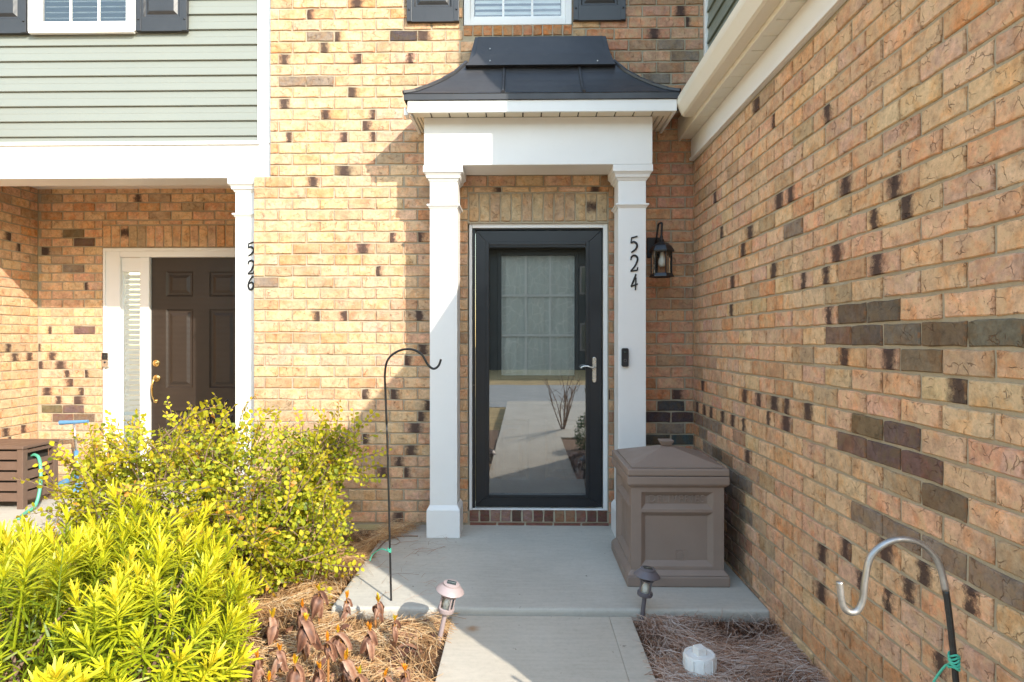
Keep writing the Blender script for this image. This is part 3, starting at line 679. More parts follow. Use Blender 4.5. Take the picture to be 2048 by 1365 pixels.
# hip caps, seams
for sx, e in ((EX0, 1), (EX1, -1)):
    pts = [Vector((sx + e * SI * f, EY + FI * f, z + 0.006)) for f, z in prof]
    for a, b in zip(pts[:-1], pts[1:]):
        a2 = a.lerp(b, 0.02); b2 = a.lerp(b, 1.10)
        mb = MB(); mb.tube([a2, b2], [0.0145, 0.0125], 6); build(mb, 'hip_cap', 'roof', roof)
for su, tilt in ((1007, 0.0), (1163, 0.01)):
    sx = px(su, 4.2)
    pts = [(sx + tilt * (0.5 - f), EY + FI * f + 0.002, z + 0.008) for f, z in prof]
    mb = MB(); mb.tube(pts, 0.011, 6); build(mb, 'standing_seam', 'roof', roof)
# upper cap against the wall
zl = 3.245; tx0, tx1 = px(956, 4.47), px(1206, 4.47); lx0, lx1 = px(931, 4.31), px(1230, 4.31); mx0, mx1 = px(953, 4.35), px(1208, 4.35)
zt = W(1000, 74, 4.47).z; zm = W(1000, 108, 4.35).z
mb = MB(); mb.frustum((EX0 + SI, EX1 - SI, EY + FI + 0.01, YF - 0.004, 3.20), (tx0 - 0.02, tx1 + 0.02, 4.46, YF - 0.004, zt - 0.005))
mb.xform(Matrix.Identity(4))
build(mb, 'upper_slope', 'roof', roof, 0.004)
zl = W(1000, 130, 4.265).z; lx0, lx1 = px(931, 4.265), px(1231, 4.265)
mb = MB(); mb.add([(lx0, 4.265, zl), (lx1, 4.265, zl), (mx1, 4.35, zm), (mx0, 4.35, zm), (tx1, 4.465, zt), (tx0, 4.465, zt), (lx0 + .01, 4.34, zl + 0.004), (lx1 - .01, 4.34, zl + 0.004), (tx1 - .03, 4.53, zt + 0.004), (tx0 + .03, 4.53, zt + 0.004), (lx0 - 0.02, 4.52, zl + 0.02), (lx1 + 0.02, 4.52, zl + 0.02)],
             [(0, 1, 2, 3), (3, 2, 4, 5), (1, 0, 6, 7), (5, 4, 8, 9), (0, 3, 5, 9, 10), (2, 1, 11, 8, 4)])
build(mb, 'ridge_cap', 'roof', roof, 0.004)
for u, v in ((980, 98), (1180, 105), (980, 122), (1195, 122)):
    p = W(u, v, 4.37 if v < 110 else 4.275); mb = MB(); mb.lathe([(0.0055, 0), (0.004, 0.004)], 8, Matrix.Translation((p.x, p.y + 0.0, p.z)) @ Matrix.Rotation(math.pi / 2, 4, 'X')); build(mb, 'screw', 'steel', roof)
p0 = W(806, 213, 4.10); mb = MB(); mb.add([p0, p0 + Vector((0.03, 0.02, -0.045)), p0 + Vector((0.035, 0.08, -0.03)), p0 + Vector((0.006, 0.07, 0.02))], [(0, 1, 2, 3), (3, 2, 1, 0)])
mb = MB(); mb.frustum((p0.x + .004, p0.x + .03, 4.12, 4.2, p0.z - .05), (p0.x + .004, p0.x + .012, 4.12, 4.2, p0.z)); build(mb, 'bent_flashing', 'white', port)

# ------------------------------------------------------------------ entry: frame, storm door, inner door
YD = 4.588
df = thing('door_frame', (CXM, YD, 0.10), 'white door frame set in the brick opening behind the portico columns', 'door frame')
jx0, jx1 = W(938.5, 700, YF + .03).x, W(1215, 700, YF + .03).x; jz1 = W(1000, 446, YF + .03).z - 0.002
sx0, sx1 = W(945, 700, YD).x, W(1205.5, 700, YD).x; sz0, sz1 = W(1000, 1016, YD).z, W(1000, 458, YD).z
for nm, b_ in (('jamb', (jx0, sx0 - 0.001, YF + 0.020, YF + 0.26, 0.10, jz1)), ('jamb', (sx1 + 0.001, jx1, YF + 0.020, YF + 0.26, 0.10, jz1)), ('head', (sx0 - 0.0005, sx1 + 0.0005, YF + 0.020, YF + 0.26, sz1 + 0.001, jz1)), ('threshold', (sx0 - 0.0005, sx1 + .0005, YF + 0.03, YF + 0.26, 0.100, sz0 - 0.002))):
    mb = MB(); mb.box(*b_); build(mb, nm, 'white', df, 0.003)
sd = thing('storm_door', ((sx0 + sx1) / 2, YD, sz0), 'black full-glass storm door with a nickel lever between white columns', 'storm door')
gx0, gx1, gz0, gz1 = W(975, 700, YD).x, W(1175, 700, YD).x, W(1000, 992, YD).z, W(1000, 487, YD).z
hx = 0.012
def rail(nm, poly):    # mitred rail, poly = 4 corners (x,z)
    mb = MB(); mb.prism([(x, z) for x, z in poly], 'y', YD, YD + 0.028); o = build(mb, nm, 'doorblack', sd, 0.004); return o
X0, X1, Z0_, Z1_ = sx0 + 0.022, sx1 - 0.006, sz0 + 0.008, sz1 - 0.012
for nm, poly in (('stile', [(X0, Z0_), (gx0, gz0), (gx0, gz1), (X0, Z1_)]), ('stile', [(gx1, gz0), (X1, Z0_), (X1, Z1_), (gx1, gz1)]),
                 ('top_rail', [(gx0, gz1), (gx1, gz1), (X1, Z1_), (X0, Z1_)]), ('bottom_rail', [(X0, Z0_), (X1, Z0_), (gx1, gz0), (gx0, gz0)])):
    rail(nm, poly)
mb = MB()
t = 0.012
for b_ in ((gx0 - 0.012, gx0 + t, gz0 - .012, gz1 + .012), (gx1 - t, gx1 + 0.012, gz0 - .012, gz1 + .012)): mb.box(b_[0], b_[1], YD - 0.007, YD + 0.012, b_[2], b_[3])
for b_ in ((gx0 + t, gx1 - t, gz0 - 0.012, gz0 + t), (gx0 + t, gx1 - t, gz1 - t, gz1 + 0.012)): mb.box(b_[0], b_[1], YD - 0.0068, YD + 0.012, b_[2], b_[3])
build(mb, 'glazing_bead', 'doorblack', sd, 0.003)
mb = MB(); mb.box(sx0 + 0.001, sx0 + 0.020, YD - 0.010, YD + 0.02, sz0, sz1); hr = build(mb, 'hinge_rail', 'doorblack', sd, 0.004)
for fz in (0.12, 0.25, 0.44, 0.52, 0.78, 0.9):
    z = sz0 + fz * (sz1 - sz0); mb = MB(); mb.lathe([(0.0028, 0), (0.002, 0.003)], 8, Matrix.Translation((sx0 + 0.011, YD - 0.010, z)) @ Matrix.Rotation(math.pi / 2, 4, 'X')); build(mb, 'screw', 'nickel', hr)
mb = MB(); mb.box(sx0 + 0.0, sx1 + 0.004, YD - 0.012, YD + 0.02, sz1 - 0.009, sz1); build(mb, 'header_rail', 'doorblack', sd, 0.002)
mb = MB(); mb.box(sx1 - 0.004, sx1, YD - 0.004, YD + 0.02, sz0, sz1 - 0.010); build(mb, 'latch_rail', 'doorblack', sd, 0.002)
mb = MB(); mb.box(gx0 + 0.002, gx1 - 0.002, YD + 0.013, YD + 0.0135, gz0 + 0.002, gz1 - 0.002)
mb = MB(); mb.add([(gx0, YD + .013, gz0), (gx1, YD + .013, gz0), (gx1, YD + .013, gz1), (gx0, YD + .013, gz1)], [(0, 1, 2, 3)]); build(mb, 'glass_pane', 'stormglass', sd)
# lever
hz = W(1188, 740, YD).z; hxx = W(1188.5, 740, YD).x
mb = MB(); ph_, pw_ = 0.093, 0.0145
outl = [(hxx + pw_ * math.cos(a), hz + (ph_ - pw_) * (1 if math.sin(a) > 0 else -1) + pw_ * math.sin(a)) for a in [math.pi * 2 * i / 24 + 0.001 for i in range(24)]]
mb.prism(outl, 'y', YD - 0.010, YD - 0.001); hp = build(mb, 'handle_plate', 'nickel', sd, 0.002)
mb = MB(); mb.tube(bez([(hxx, YD - 0.01, hz + 0.018), (hxx, YD - 0.045, hz + 0.018), (hxx - 0.02, YD - 0.052, hz + 0.017), (hxx - 0.055, YD - 0.05, hz + 0.028), (hxx - 0.085, YD - 0.048, hz + 0.025), (hxx - 0.103, YD - 0.046, hz + 0.013)], 5), 0.0062, 8); build(mb, 'lever', 'nickel', hp, smooth=True)
# inner door
YI = 4.74
ed = thing('entry_door', (CXM, YI, 0.10), 'charcoal entry door with nine-pane curtained window behind the storm glass', 'door')
ix0, ix1, iz0, iz1 = sx0 + 0.012, sx1 - 0.012, 0.115, sz1 - 0.005
wx0, wx1, wz0, wz1 = W(1003, 700, YI).x, W(1149, 700, YI).x, W(1000, 751, YI).z, W(1000, 512, YI).z
lx_0, lx_1 = wx0 - 0.0, wx1 + 0.0
mb = MB(); mb.panelled((ix0, YI, iz0), (1, 0, 0), (0, 0, 1), ix1 - ix0, iz1 - iz0, [(wx0 - ix0 - 0.03, wx0 - ix0 + 0.25, 0.17, 0.68), (wx1 - ix0 - 0.25, wx1 - ix0 + 0.03, 0.17, 0.68)], 0.012, 0.02, (0.03, 0.03, 0.010))
mb.f = [f for f in mb.f]
mb2 = MB()
# slab with the window opening: four boxes around it, panels as relief below
for b_ in ((ix0, wx0 - 0.001, iz0 + 0.75, iz1), (wx1 + 0.001, ix1, iz0 + 0.75, iz1), (wx0 - 0.001, wx1 + 0.001, wz1 + .001, iz1), (wx0 - 0.001, wx1 + 0.001, iz0 + 0.75, wz0 - .001)): mb2.box(b_[0], b_[1], YI, YI + 0.04, b_[2], b_[3])
mbx = MB(); mbx.panelled((ix0, YI, iz0), (1, 0, 0), (0, 0, 1), ix1 - ix0, 0.7495, [(0.13, (ix1 - ix0) / 2 - 0.06, 0.17, 0.63), ((ix1 - ix0) / 2 + 0.06, ix1 - ix0 - 0.13, 0.17, 0.63)], 0.012, 0.02, (0.03, 0.03, 0.010))
mb2.add(mbx.v, mbx.f)
build(mb2, 'slab', 'innerdoor', ed)
mb = MB()
for b_ in ((wx0 - 0.032, wx0, wz0 - 0.032, wz1 + 0.032), (wx1, wx1 + 0.032, wz0 - 0.032, wz1 + 0.032)): mb.box(b_[0], b_[1], YI - 0.014, YI - 0.0005, b_[2], b_[3])
for b_ in ((wx0 + .0005, wx1 - .0005, wz0 - 0.032, wz0), (wx0 + .0005, wx1 - .0005, wz1, wz1 + 0.032)): mb.box(b_[0], b_[1], YI - 0.0138, YI - 0.0005, b_[2], b_[3])
wf = build(mb, 'window_frame', 'innerdoor', ed, 0.005)
for i in (1, 2):
    x = wx0 + (wx1 - wx0) * i / 3; mb = MB(); mb.box(x - 0.009, x + 0.009, YI + 0.0005, YI + 0.012, wz0, wz1); build(mb, 'muntin', 'white', wf, 0.002)
    z = wz0 + (wz1 - wz0) * i / 3; mb = MB(); mb.box(wx0, wx1, YI + 0.0008, YI + 0.0116, z - 0.009, z + 0.009); build(mb, 'muntin', 'white', wf, 0.002)
for i in range(3):
    for j in range(3):
        a, b = wx0 + (wx1 - wx0) * i / 3 + .008, wx0 + (wx1 - wx0) * (i + 1) / 3 - .008; c, d = wz0 + (wz1 - wz0) * j / 3 + .008, wz0 + (wz1 - wz0) * (j + 1) / 3 - .008
        mb = MB(); mb.add([(a, YI + .006, c), (b, YI + .006, c), (b, YI + .006, d), (a, YI + .006, d)], [(0, 1, 2, 3)]); build(mb, 'pane', 'lampglass', wf)
mb = MB(); nx = 60
for i in range(nx + 1):
    x = wx0 - 0.01 + (wx1 - wx0 + 0.02) * i / nx; y = YI + 0.020 + 0.004 * math.sin(i * 0.9) + 0.002 * math.sin(i * 2.3 + 1)
    mb.v += [(x, y, wz0 - 0.01), (x, y, wz1 + 0.01)]
mb.f = [(2 * i, 2 * i + 2, 2 * i + 3, 2 * i + 1) for i in range(nx)]
build(mb, 'curtain', 'curtain', ed, smooth=True)

# ------------------------------------------------------------------ numbers, bells, lantern
DIG = {'5': [[(.16, .90), (.92, 1.0)], [(.20, .93), (.10, .60)], [(.08, .60), (.50, .66), (.86, .50), (.72, .24), (.14, .02)]],
       '2': [[(.10, .72), (.18, .90), (.52, 1.0), (.88, .88), (.90, .68), (.58, .34), (.06, .05)], [(.05, .05), (.86, .10)], [(.86, .08), (.95, .28)]],
       '4': [[(.74, 1.0), (.46, .62), (.12, .24)], [(.10, .23), (.95, .40)], [(.74, .78), (.66, .02)]],
       '6': [[(.82, 1.0), (.36, .72), (.12, .36), (.28, .06), (.66, .06), (.86, .30), (.62, .54), (.22, .44)]]}
def house_number(txt, tops, x0, wd, h, y, label):
    t = thing('house_number', (x0, y, tops[-1] - h), label, 'house number')
    for ch, zt_ in zip(txt, tops):
        mb = MB()
        for si, st in enumerate(DIG[ch]):
            pts = bez([(x0 + a * wd, 0, zt_ - h + b * h) for a, b in st], 8) if len(st) > 2 else [Vector((x0 + a * wd, 0, zt_ - h + b * h)) for a, b in st]
            n = len(pts); L_, R_ = [], []
            for i, p in enumerate(pts):
                d = (pts[min(i + 1, n - 1)] - pts[max(i - 1, 0)]).normalized(); nn = Vector((-d.z, 0, d.x))
                f = i / (n - 1); ww = 0.0042 + 0.0022 * math.sin(math.pi * f) + 0.0008 * abs(d.x)
                L_.append(p + nn * ww); R_.append(p - nn * ww)
            yo = y - 0.006 - 0.0003 * si
            vs = [(q.x, yo, q.z) for q in L_ + R_] + [(q.x, y - 0.0002, q.z) for q in L_ + R_]
            fs = []
            for i in range(n - 1):
                fs += [(i, i + 1, n + i + 1, n + i), (2 * n + i, 2 * n + i + 1, i + 1, i), (n + i, n + i + 1, 3 * n + i + 1, 3 * n + i)]
            fs += [(0, n, 3 * n, 2 * n), (n - 1, 3 * n - 1, 4 * n - 1, 2 * n - 1)]
            mb.add(vs, fs)
        build(mb, 'digit', 'numblack', t)
    return t
zz = lambda v, y: W(1000, v, y).z
house_number('524', [zz(474, YC), zz(512, YC), zz(549, YC)], px(1260, YC), 0.054, 0.112, YC, 'black house number 524 down the white column beside the lantern')
def doorbell(cx, cz, y, wd, h, label, two=False):
    t = thing('doorbell', (cx, y, cz - h / 2), label, 'doorbell')
    mb = MB(); r_ = 0.011; pts = []
    for sx, sz, a0 in ((1, 1, 0), (-1, 1, 90), (-1, -1, 180), (1, -1, 270)):
        for k in range(5):
            a = math.radians(a0 + k * 22.5); pts.append((cx + sx * (wd / 2 - r_) + r_ * math.cos(a), cz + sz * (h / 2 - r_) + r_ * math.sin(a)))
    mb.prism(pts, 'y', y - 0.022, y - 0.0003); build(mb, 'body', 'nickel' if two else 'black', t, 0.003)
    if two: mb = MB(); mb.box(cx - wd / 2 + .002, cx + wd / 2 - .002, y - 0.0235, y - 0.0222, cz, cz + h / 2 - .004); build(mb, 'camera_panel', 'black', t)
    R = Matrix.Rotation(math.pi / 2, 4, 'X')
    zb = cz - h * 0.17
    mb = MB(); mb.lathe([(0.0105, 0), (0.0105, 0.0016), (0.0078, 0.0016), (0.0078, 0)], 24, Matrix.Translation((cx, y - 0.0222, zb)) @ R, caps=False); build(mb, 'button_ring', 'pathdark', t, smooth=False)
    mb = MB(); mb.lathe([(0.0076, 0), (0.0070, 0.0012), (0.0, 0.0015)], 20, Matrix.Translation((cx, y - 0.0222, zb)) @ R); build(mb, 'button', 'black', t)
    mb = MB(); mb.lathe([(0.0095, 0), (0.008, 0.002), (0.004, 0.0025)], 20, Matrix.Translation((cx, y - 0.0236 if two else y - 0.0222, cz + h * 0.27)) @ R); build(mb, 'camera_lens', 'panel', t)
doorbell(W(1249.5, 715, YC).x, zz(715, YC), YC, 0.047, 0.125, 'slim black video doorbell on the white column under the number 524')

def lantern():
    t = thing('wall_lantern', (W(1323, 500, 4.37).x, YF, zz(555, 4.37)), 'black six-sided wall lantern with a white bulb beside the column', 'lantern')
    cx, cy = W(1323, 500, 4.385).x, 4.385
    Z = lambda v: zz(v, cy)
    def hexring(r, z): return [(cx + r * math.cos(math.pi / 3 * k + math.pi / 6 + 0.2), cy + r * math.sin(math.pi / 3 * k + math.pi / 6 + 0.2), z) for k in range(6)]
    def hexbody(rings):
        mb = MB(); vs = [p for r, z in rings for p in hexring(r, z)]; m = len(rings)
        fs = [(i * 6 + k, i * 6 + (k + 1) % 6, (i + 1) * 6 + (k + 1) % 6, (i + 1) * 6 + k) for i in range(m - 1) for k in range(6)] + [tuple(range(6))[::-1], tuple(range((m - 1) * 6, m * 6))]
        return mb.add(vs, fs)
    mb = MB(); mb.box(cx - 0.075, cx + 0.035, YF - 0.030, YF - 0.006, Z(512), Z(470)); build(mb, 'back_plate', 'black', t, 0.008)
    top = Z(447)
    mb = MB(); mb.tube(bez([(cx - 0.02, YF - 0.03, Z(490)), (cx - 0.02, cy + 0.07, Z(475)), (cx - 0.012, cy + 0.05, top - 0.01), (cx - 0.004, cy + 0.02, top), (cx, cy - 0.01, top - 0.012), (cx, cy, Z(472)), (cx, cy, Z(478))], 6), 0.0075, 8); build(mb, 'arm', 'black', t, smooth=True)
    mb = MB(); mb.lathe([(0.006, Z(470)), (0.012, Z(476)), (0.010, Z(478)), (0.018, Z(482)), (0.016, Z(484)), (0.028, Z(488)), (0.024, Z(489))], 16, Matrix.Translation((cx, cy, 0))); build(mb, 'finial', 'black', t, smooth='auto')
    roof_ = hexbody([(0.086, Z(506)), (0.088, Z(503)), (0.084, Z(501)), (0.068, Z(494)), (0.048, Z(489)), (0.024, Z(486))]); build(roof_, 'roof', 'black', t, 0.002)
    build(hexbody([(0.070, Z(553)), (0.086, Z(555.5)), (0.084, Z(553)), (0.074, Z(548))]), 'base', 'black', t, 0.002)
    hr_ = hexring(0.070, 0)
    for k in range(6):
        a = hr_[k]; mb = MB(); mb.tube([(a[0], a[1], Z(549)), (a[0], a[1], Z(505))], 0.0042, 6); build(mb, 'bar', 'black', t)
        b = hr_[(k + 1) % 6]; sc = 0.96
        q = [(cx + (p[0] - cx) * sc, cy + (p[1] - cy) * sc, z) for p, z in ((a, Z(549)), (b, Z(549)), (b, Z(506)), (a, Z(506)))]
        mb = MB(); mb.add(q, [(0, 1, 2, 3)]); build(mb, 'pane', 'lampglass', t)
    mb = MB(); mb.lathe([(0.013, Z(505)), (0.0135, Z(510)), (0.016, Z(515)), (0.024, Z(521)), (0.028, Z(526)), (0.025, Z(531)), (0.013, Z(534.5)), (0.001, Z(535.2))], 20, Matrix.Translation((cx + 0.004, cy, 0))); build(mb, 'bulb', 'bulb', t, smooth=True)
lantern()

# ------------------------------------------------------------------ windows and shutters
def window(root, x0, x1, z0, z1, y, trim, cols, rows, blind):
    mb = MB(); d = 0.03
    for b_ in ((x0, x0 + trim, z0, z1), (x1 - trim, x1, z0, z1)): mb.box(b_[0], b_[1], y - d, y + 0.06, b_[2], b_[3])
    for b_ in ((x0 + trim, x1 - trim, z0, z0 + trim), (x0 + trim, x1 - trim, z1 - trim, z1)): mb.box(b_[0], b_[1], y - d + 0.001, y + 0.06, b_[2], b_[3])
    fr = build(mb, 'frame', 'white', root, 0.003)
    a, b, c, e = x0 + trim, x1 - trim, z0 + trim, z1 - trim
    s = 0.028; mb = MB()
    for b_ in ((a, a + s, c, e), (b - s, b, c, e)): mb.box(b_[0], b_[1], y - 0.008, y + 0.03, b_[2], b_[3])
    for b_ in ((a + s, b - s, c, c + s), (a + s, b - s, e - s, e)): mb.box(b_[0], b_[1], y - 0.0078, y + 0.03, b_[2], b_[3])
    sa = build(mb, 'sash', 'white', root, 0.003)
    a, b, c, e = a + s, b - s, c + s, e - s
    for i in range(1, cols):
        x = a + (b - a) * i / cols; mb = MB(); mb.box(x - 0.008, x + 0.008, y + 0.006, y + 0.016, c, e); build(mb, 'muntin', 'white', sa)
    for j in range(1, rows):
        z = c + (e - c) * j / rows; mb = MB(); mb.box(a, b, y + 0.0065, y + 0.0155, z - 0.008, z + 0.008); build(mb, 'muntin', 'white', sa)
    for i in range(cols):
        for j in range(rows):
            p, q, r, t = a + (b - a) * i / cols, a + (b - a) * (i + 1) / cols, c + (e - c) * j / rows, c + (e - c) * (j + 1) / rows
            mb = MB(); mb.add([(p, y + .011, r), (q, y + .011, r), (q, y + .011, t), (p, y + .011, t)], [(0, 1, 2, 3)]); build(mb, 'pane', 'glass', sa)
    if blind:
        z = c + 0.012
        while z < e:
            mb = MB(); mb.box(a + .004, b - .004, -0.024, 0.024, -0.0015, 0.0015); mb.xform(Matrix.Translation((0, y + 0.055, z)) @ Matrix.Rotation(math.radians(blind), 4, 'X')); build(mb, 'blind_slat', 'blind', root); z += 0.042
    mb = MB(); mb.box(a - .02, b + .02, y + 0.12, y + 0.13, c - .02, e + .02); build(mb, 'room_dark', 'dark', root)
wt = thing('window', (0, YF, WZ0), 'white upstairs window with lowered blinds above the black portico roof', 'window')
window(wt, WX0 + 0.006, WX1 - 0.006, WZ0, WZ0 + 1.49, YF + 0.03, 0.045, 3, 4, 52)
lw0, lw1, lwz = W(64, 30, YS).x, W(277, 30, YS).x, W(170, 68, YS).z
wt2 = thing('window', ((lw0 + lw1) / 2, YS, lwz), 'white upstairs window in the sage green siding', 'window')
window(wt2, lw0, lw1, lwz, lwz + 1.4, YS - 0.012, 0.055, 3, 4, 20)
mb = MB(); mb.box(lw0 + 0.01, lw1 - 0.01, YS - 0.05, YS - 0.02, lwz - 0.016, lwz - 0.001); build(mb, 'sill', 'white', wt2, 0.003)
def shutter(x0, x1, z0, y, label):
    t = thing('shutter', ((x0 + x1) / 2, y, z0), label, 'shutter'); H = 1.35; w_ = x1 - x0
    mb = MB(); mb.panelled((x0, y - 0.028, z0), (1, 0, 0), (0, 0, 1), w_, H, [(0.055, w_ - 0.055, 0.105, 0.65), (0.055, w_ - 0.055, 0.72, H - 0.1)], 0.012, 0.010, (0.010, 0.022, 0.014))
    mb.add([(x0, y - .028, z0), (x1, y - .028, z0), (x1, y - .028, z0 + H), (x0, y - .028, z0 + H), (x0, y - .001, z0), (x1, y - .001, z0), (x1, y - .001, z0 + H), (x0, y - .001, z0 + H)], [(1, 0, 4, 5), (2, 1, 5, 6), (3, 2, 6, 7), (0, 3, 7, 4), (4, 7, 6, 5)])
    sh = build(mb, 'panel', 'shutter', t)
    for xx in (x0 + 0.001, x1 - 0.037):
        mb = MB(); mb.box(xx, xx + 0.036, y - 0.032, y - 0.0282, z0 + .001, z0 + H - .001); build(mb, 'stile', 'shutter', t, 0.003)
    for xx in (x0 + 0.018, x1 - 0.018):
        mb = MB(); mb.lathe([(0.008, 0), (0.007, 0.004), (0.003, 0.006)], 12, Matrix.Translation((xx, y - 0.032, z0 + 0.085)) @ Matrix.Rotation(math.pi / 2, 4, 'X')); build(mb, 'bolt', 'black', t, smooth=True)
zsh = W(1000, 47, YF).z
shutter(W(815, 20, YF).x, W(919, 20, YF).x, zsh, YF - 0.007, 'black panel shutter on brick, on the siding side of the blinds window')
shutter(W(1146, 20, YF).x, W(1250, 20, YF).x, zsh, YF - 0.007, 'black panel shutter on brick, on the garage side of the blinds window')
shutter(W(279, 20, YS).x, W(380, 20, YS).x, W(300, 68, YS).z, YS - 0.014, 'black panel shutter on green siding, between window and brick wall')
shutter(lw0 - 0.01 - 0.37, lw0 - 0.01, W(30, 72, YS).z, YS - 0.014, 'black panel shutter on green siding, far side of window from the brick')

# ------------------------------------------------------------------ neighbour: siding, beam, column, door
ZBT = W(300, 292, YS).z
sw = thing('siding_wall', (-4, YS, ZBT), 'sage green lap siding wall above the neighbouring porch', 'siding wall')
XR = W(517, 150, YS).x
lap = 30.6 / (FPX / YS); z = ZBT - 0.045
while z < 5.4:
    mb = MB(); a, b = -7.5, XR + 0.01
    prof_ = [(YS + 0.010, z), (YS - 0.016, z), (YS - 0.017, z + 0.004), (YS - 0.0085, z + lap * 0.50), (YS - 0.0090, z + lap * 0.54), (YS - 0.002, z + lap + 0.004), (YS + 0.010, z + lap + 0.004)]
    hx0, hx1 = lw0 + 0.003, lw1 - 0.003
    if z + lap > lwz + 0.075 and z < lwz + 1.39: mb.prism(prof_, 'x', a, hx0); mb.prism(prof_, 'x', hx1, b)
    else: mb.prism(prof_, 'x', a, b)
    build(mb, 'siding_plank', 'siding', sw); z += lap
mb = MB(); mb.box(-7.5, XL_HI, YS + 0.07, YS + 0.14, ZBT, 5.6); build(mb, 'sheathing', 'dark', sw)
mb = MB(); mb.box(XR, XL_HI + 0.0, YS - 0.02, YS + 0.05, ZBT + 0.005, 5.5); build(mb, 'corner_trim', 'white', sw, 0.003)
bz0, bz1 = W(300, 357, YS - 0.02).z, W(300, 290, YS - 0.02).z
pb = thing('porch_beam', (-3.5, YS, bz0), 'wide white beam under the sage green siding', 'beam')
mb = MB(); mb.box(-7.5, XL_HI - 0.004, YS - 0.02, YS + 0.20, bz0, bz1); build(mb, 'beam_board', 'white', pb, 0.003)
mb = MB(); mb.box(-7.5, XR + 0.02, YS - 0.034, YS - 0.0205, bz1 - 0.004, bz1 + 0.022); build(mb, 'cap_trim', 'white', pb, 0.003)
mb = MB(); mb.box(-4.6, -1.84, YS + 0.2005, YP - 0.001, 2.74, 2.78); build(mb, 'porch_ceiling', 'white', pb)
nc = thing('porch_column', (-2.03, YS, 0), 'white square porch column carrying number 526 beside the brick', 'column')
c0, c1 = W(469, 600, YS).x, XL_LO - 0.002
column((c0 + c1) / 2, YS + 0.012, (c1 - c0) / 2, bz0, nc, 'shaft')
h6 = house_number('526', [zz(483, YS), zz(520, YS), zz(551, YS)], W(494, 600, YS).x, 0.052, 0.104, YS + 0.012, 'black house number 526 on the white porch column by the brick')
# door and sidelight
YN = YP + 0.03
nf = thing('door_frame', (-3.3, YP, 0), 'white door frame with narrow sidelight around the brown door', 'door frame')
sl0, sl1 = W(247, 600, YN).x, W(281, 600, YN).x; dn0 = W(303, 600, YN).x; dn1 = dn0 + 0.93; dzt = W(300, 516, YN).z
slz1 = W(260, 544, YN).z
for nm, b_ in (('jamb', (PDX0, sl0 - 0.012, YP - 0.005, YP + 0.14, 0, PDZ1)), ('mullion', (sl1 + 0.012, dn0 - 0.004, YP - 0.002, YP + 0.14, 0, dzt)), ('head', (sl0 - 0.0115, PDX1 - 0.002, YP - 0.004, YP + 0.14, dzt + 0.001, PDZ1)), ('jamb', (dn1 + 0.004, PDX1 - 0.002, YP - 0.002, YP + 0.14, 0, dzt)), ('sidelight_head', (sl0 - 0.0115, sl1 + 0.0115, YP + 0.02, YP + 0.12, slz1, dzt)), ('sidelight_sill', (sl0 - 0.0115, sl1 + 0.0115, YP + 0.02, YP + 0.12, 0, 0.22))):
    mb = MB(); mb.box(*b_); build(mb, nm, 'white', nf, 0.004)
mb = MB(); mb.box(PDX0 + 0.012, PDX0 + 0.03, YP - 0.018, YP - 0.0055, 0, PDZ1 - .001).box(PDX0 + 0.0305, PDX1 - 0.003, YP - 0.018, YP - 0.0055, PDZ1 - 0.028, PDZ1 - 0.001); build(mb, 'brick_moulding', 'white', nf, 0.003)
for s_ in (sl0 - 0.0115, sl1 + 0.0015):
    mb = MB(); mb.box(s_, s_ + 0.01, YP + 0.03, YP + 0.07, 0.22, slz1); build(mb, 'stop', 'white', nf, 0.002)
mb = MB(); mb.add([(sl0, YP + .028, .22), (sl1, YP + .028, .22), (sl1, YP + .028, slz1), (sl0, YP + .028, slz1)], [(0, 1, 2, 3)]); build(mb, 'sidelight_pane', 'glass', nf)
z = 0.24
while z < slz1 - 0.02:
    mb = MB(); mb.box(sl0 + .004, sl1 - .004, -0.022, 0.022, -.0015, .0015); mb.xform(Matrix.Translation((0, YP + 0.056, z)) @ Matrix.Rotation(math.radians(62), 4, 'X')); build(mb, 'blind_slat', 'blind', nf); z += 0.047
bd = thing('front_door', ((dn0 + dn1) / 2, YN, 0.03), 'dark brown six-panel front door with brass handle behind the bushes', 'door')
Wd, Hd = dn1 - dn0, dzt - 0.034
cA = (0.135, Wd / 2 - 0.075); cB = (Wd / 2 + 0.075, Wd - 0.135)
hol = []
zt2 = Hd
for a, b in ((Hd - 0.36, Hd - 0.125), (Hd - 1.21, Hd - 0.475), (0.2, Hd - 1.42)):
    for c in (cA, cB): hol.append((c[0], c[1], a, b))
mb = MB(); mb.panelled((dn0, YN, 0.032), (1, 0, 0), (0, 0, 1), Wd, Hd, hol, 0.013, 0.016, (0.018, 0.028, 0.011)); mb.box(dn0, dn1, YN + 0.02, YN + 0.045, 0.032, 0.032 + Hd)
mb.box(dn0, dn0 + .001, YN + .0003, YN + .0199, .032, .032 + Hd).box(dn1 - .001, dn1, YN + .0003, YN + .0199, .032, .032 + Hd)
build(mb, 'slab', 'browndoor', bd)
R = Matrix.Rotation(math.pi / 2, 4, 'X')
p = W(313, 727, YN); mb = MB(); mb.lathe([(0.033, 0), (0.031, 0.008), (0.018, 0.012), (0.016, 0.022), (0.010, 0.025)], 24, Matrix.Translation((p.x, YN - .0005, p.z)) @ R); build(mb, 'deadbolt', 'brass', bd, smooth='auto')
p = W(314, 757, YN); mb = MB(); mb.lathe([(0.034, 0), (0.032, 0.008), (0.020, 0.014), (0.01, 0.016)], 24, Matrix.Translation((p.x, YN - .0005, p.z)) @ R)
q = W(312, 803, YN); mb.lathe([(0.020, 0), (0.018, 0.008), (0.008, 0.012)], 20, Matrix.Translation((q.x, YN - .0005, q.z)) @ R)
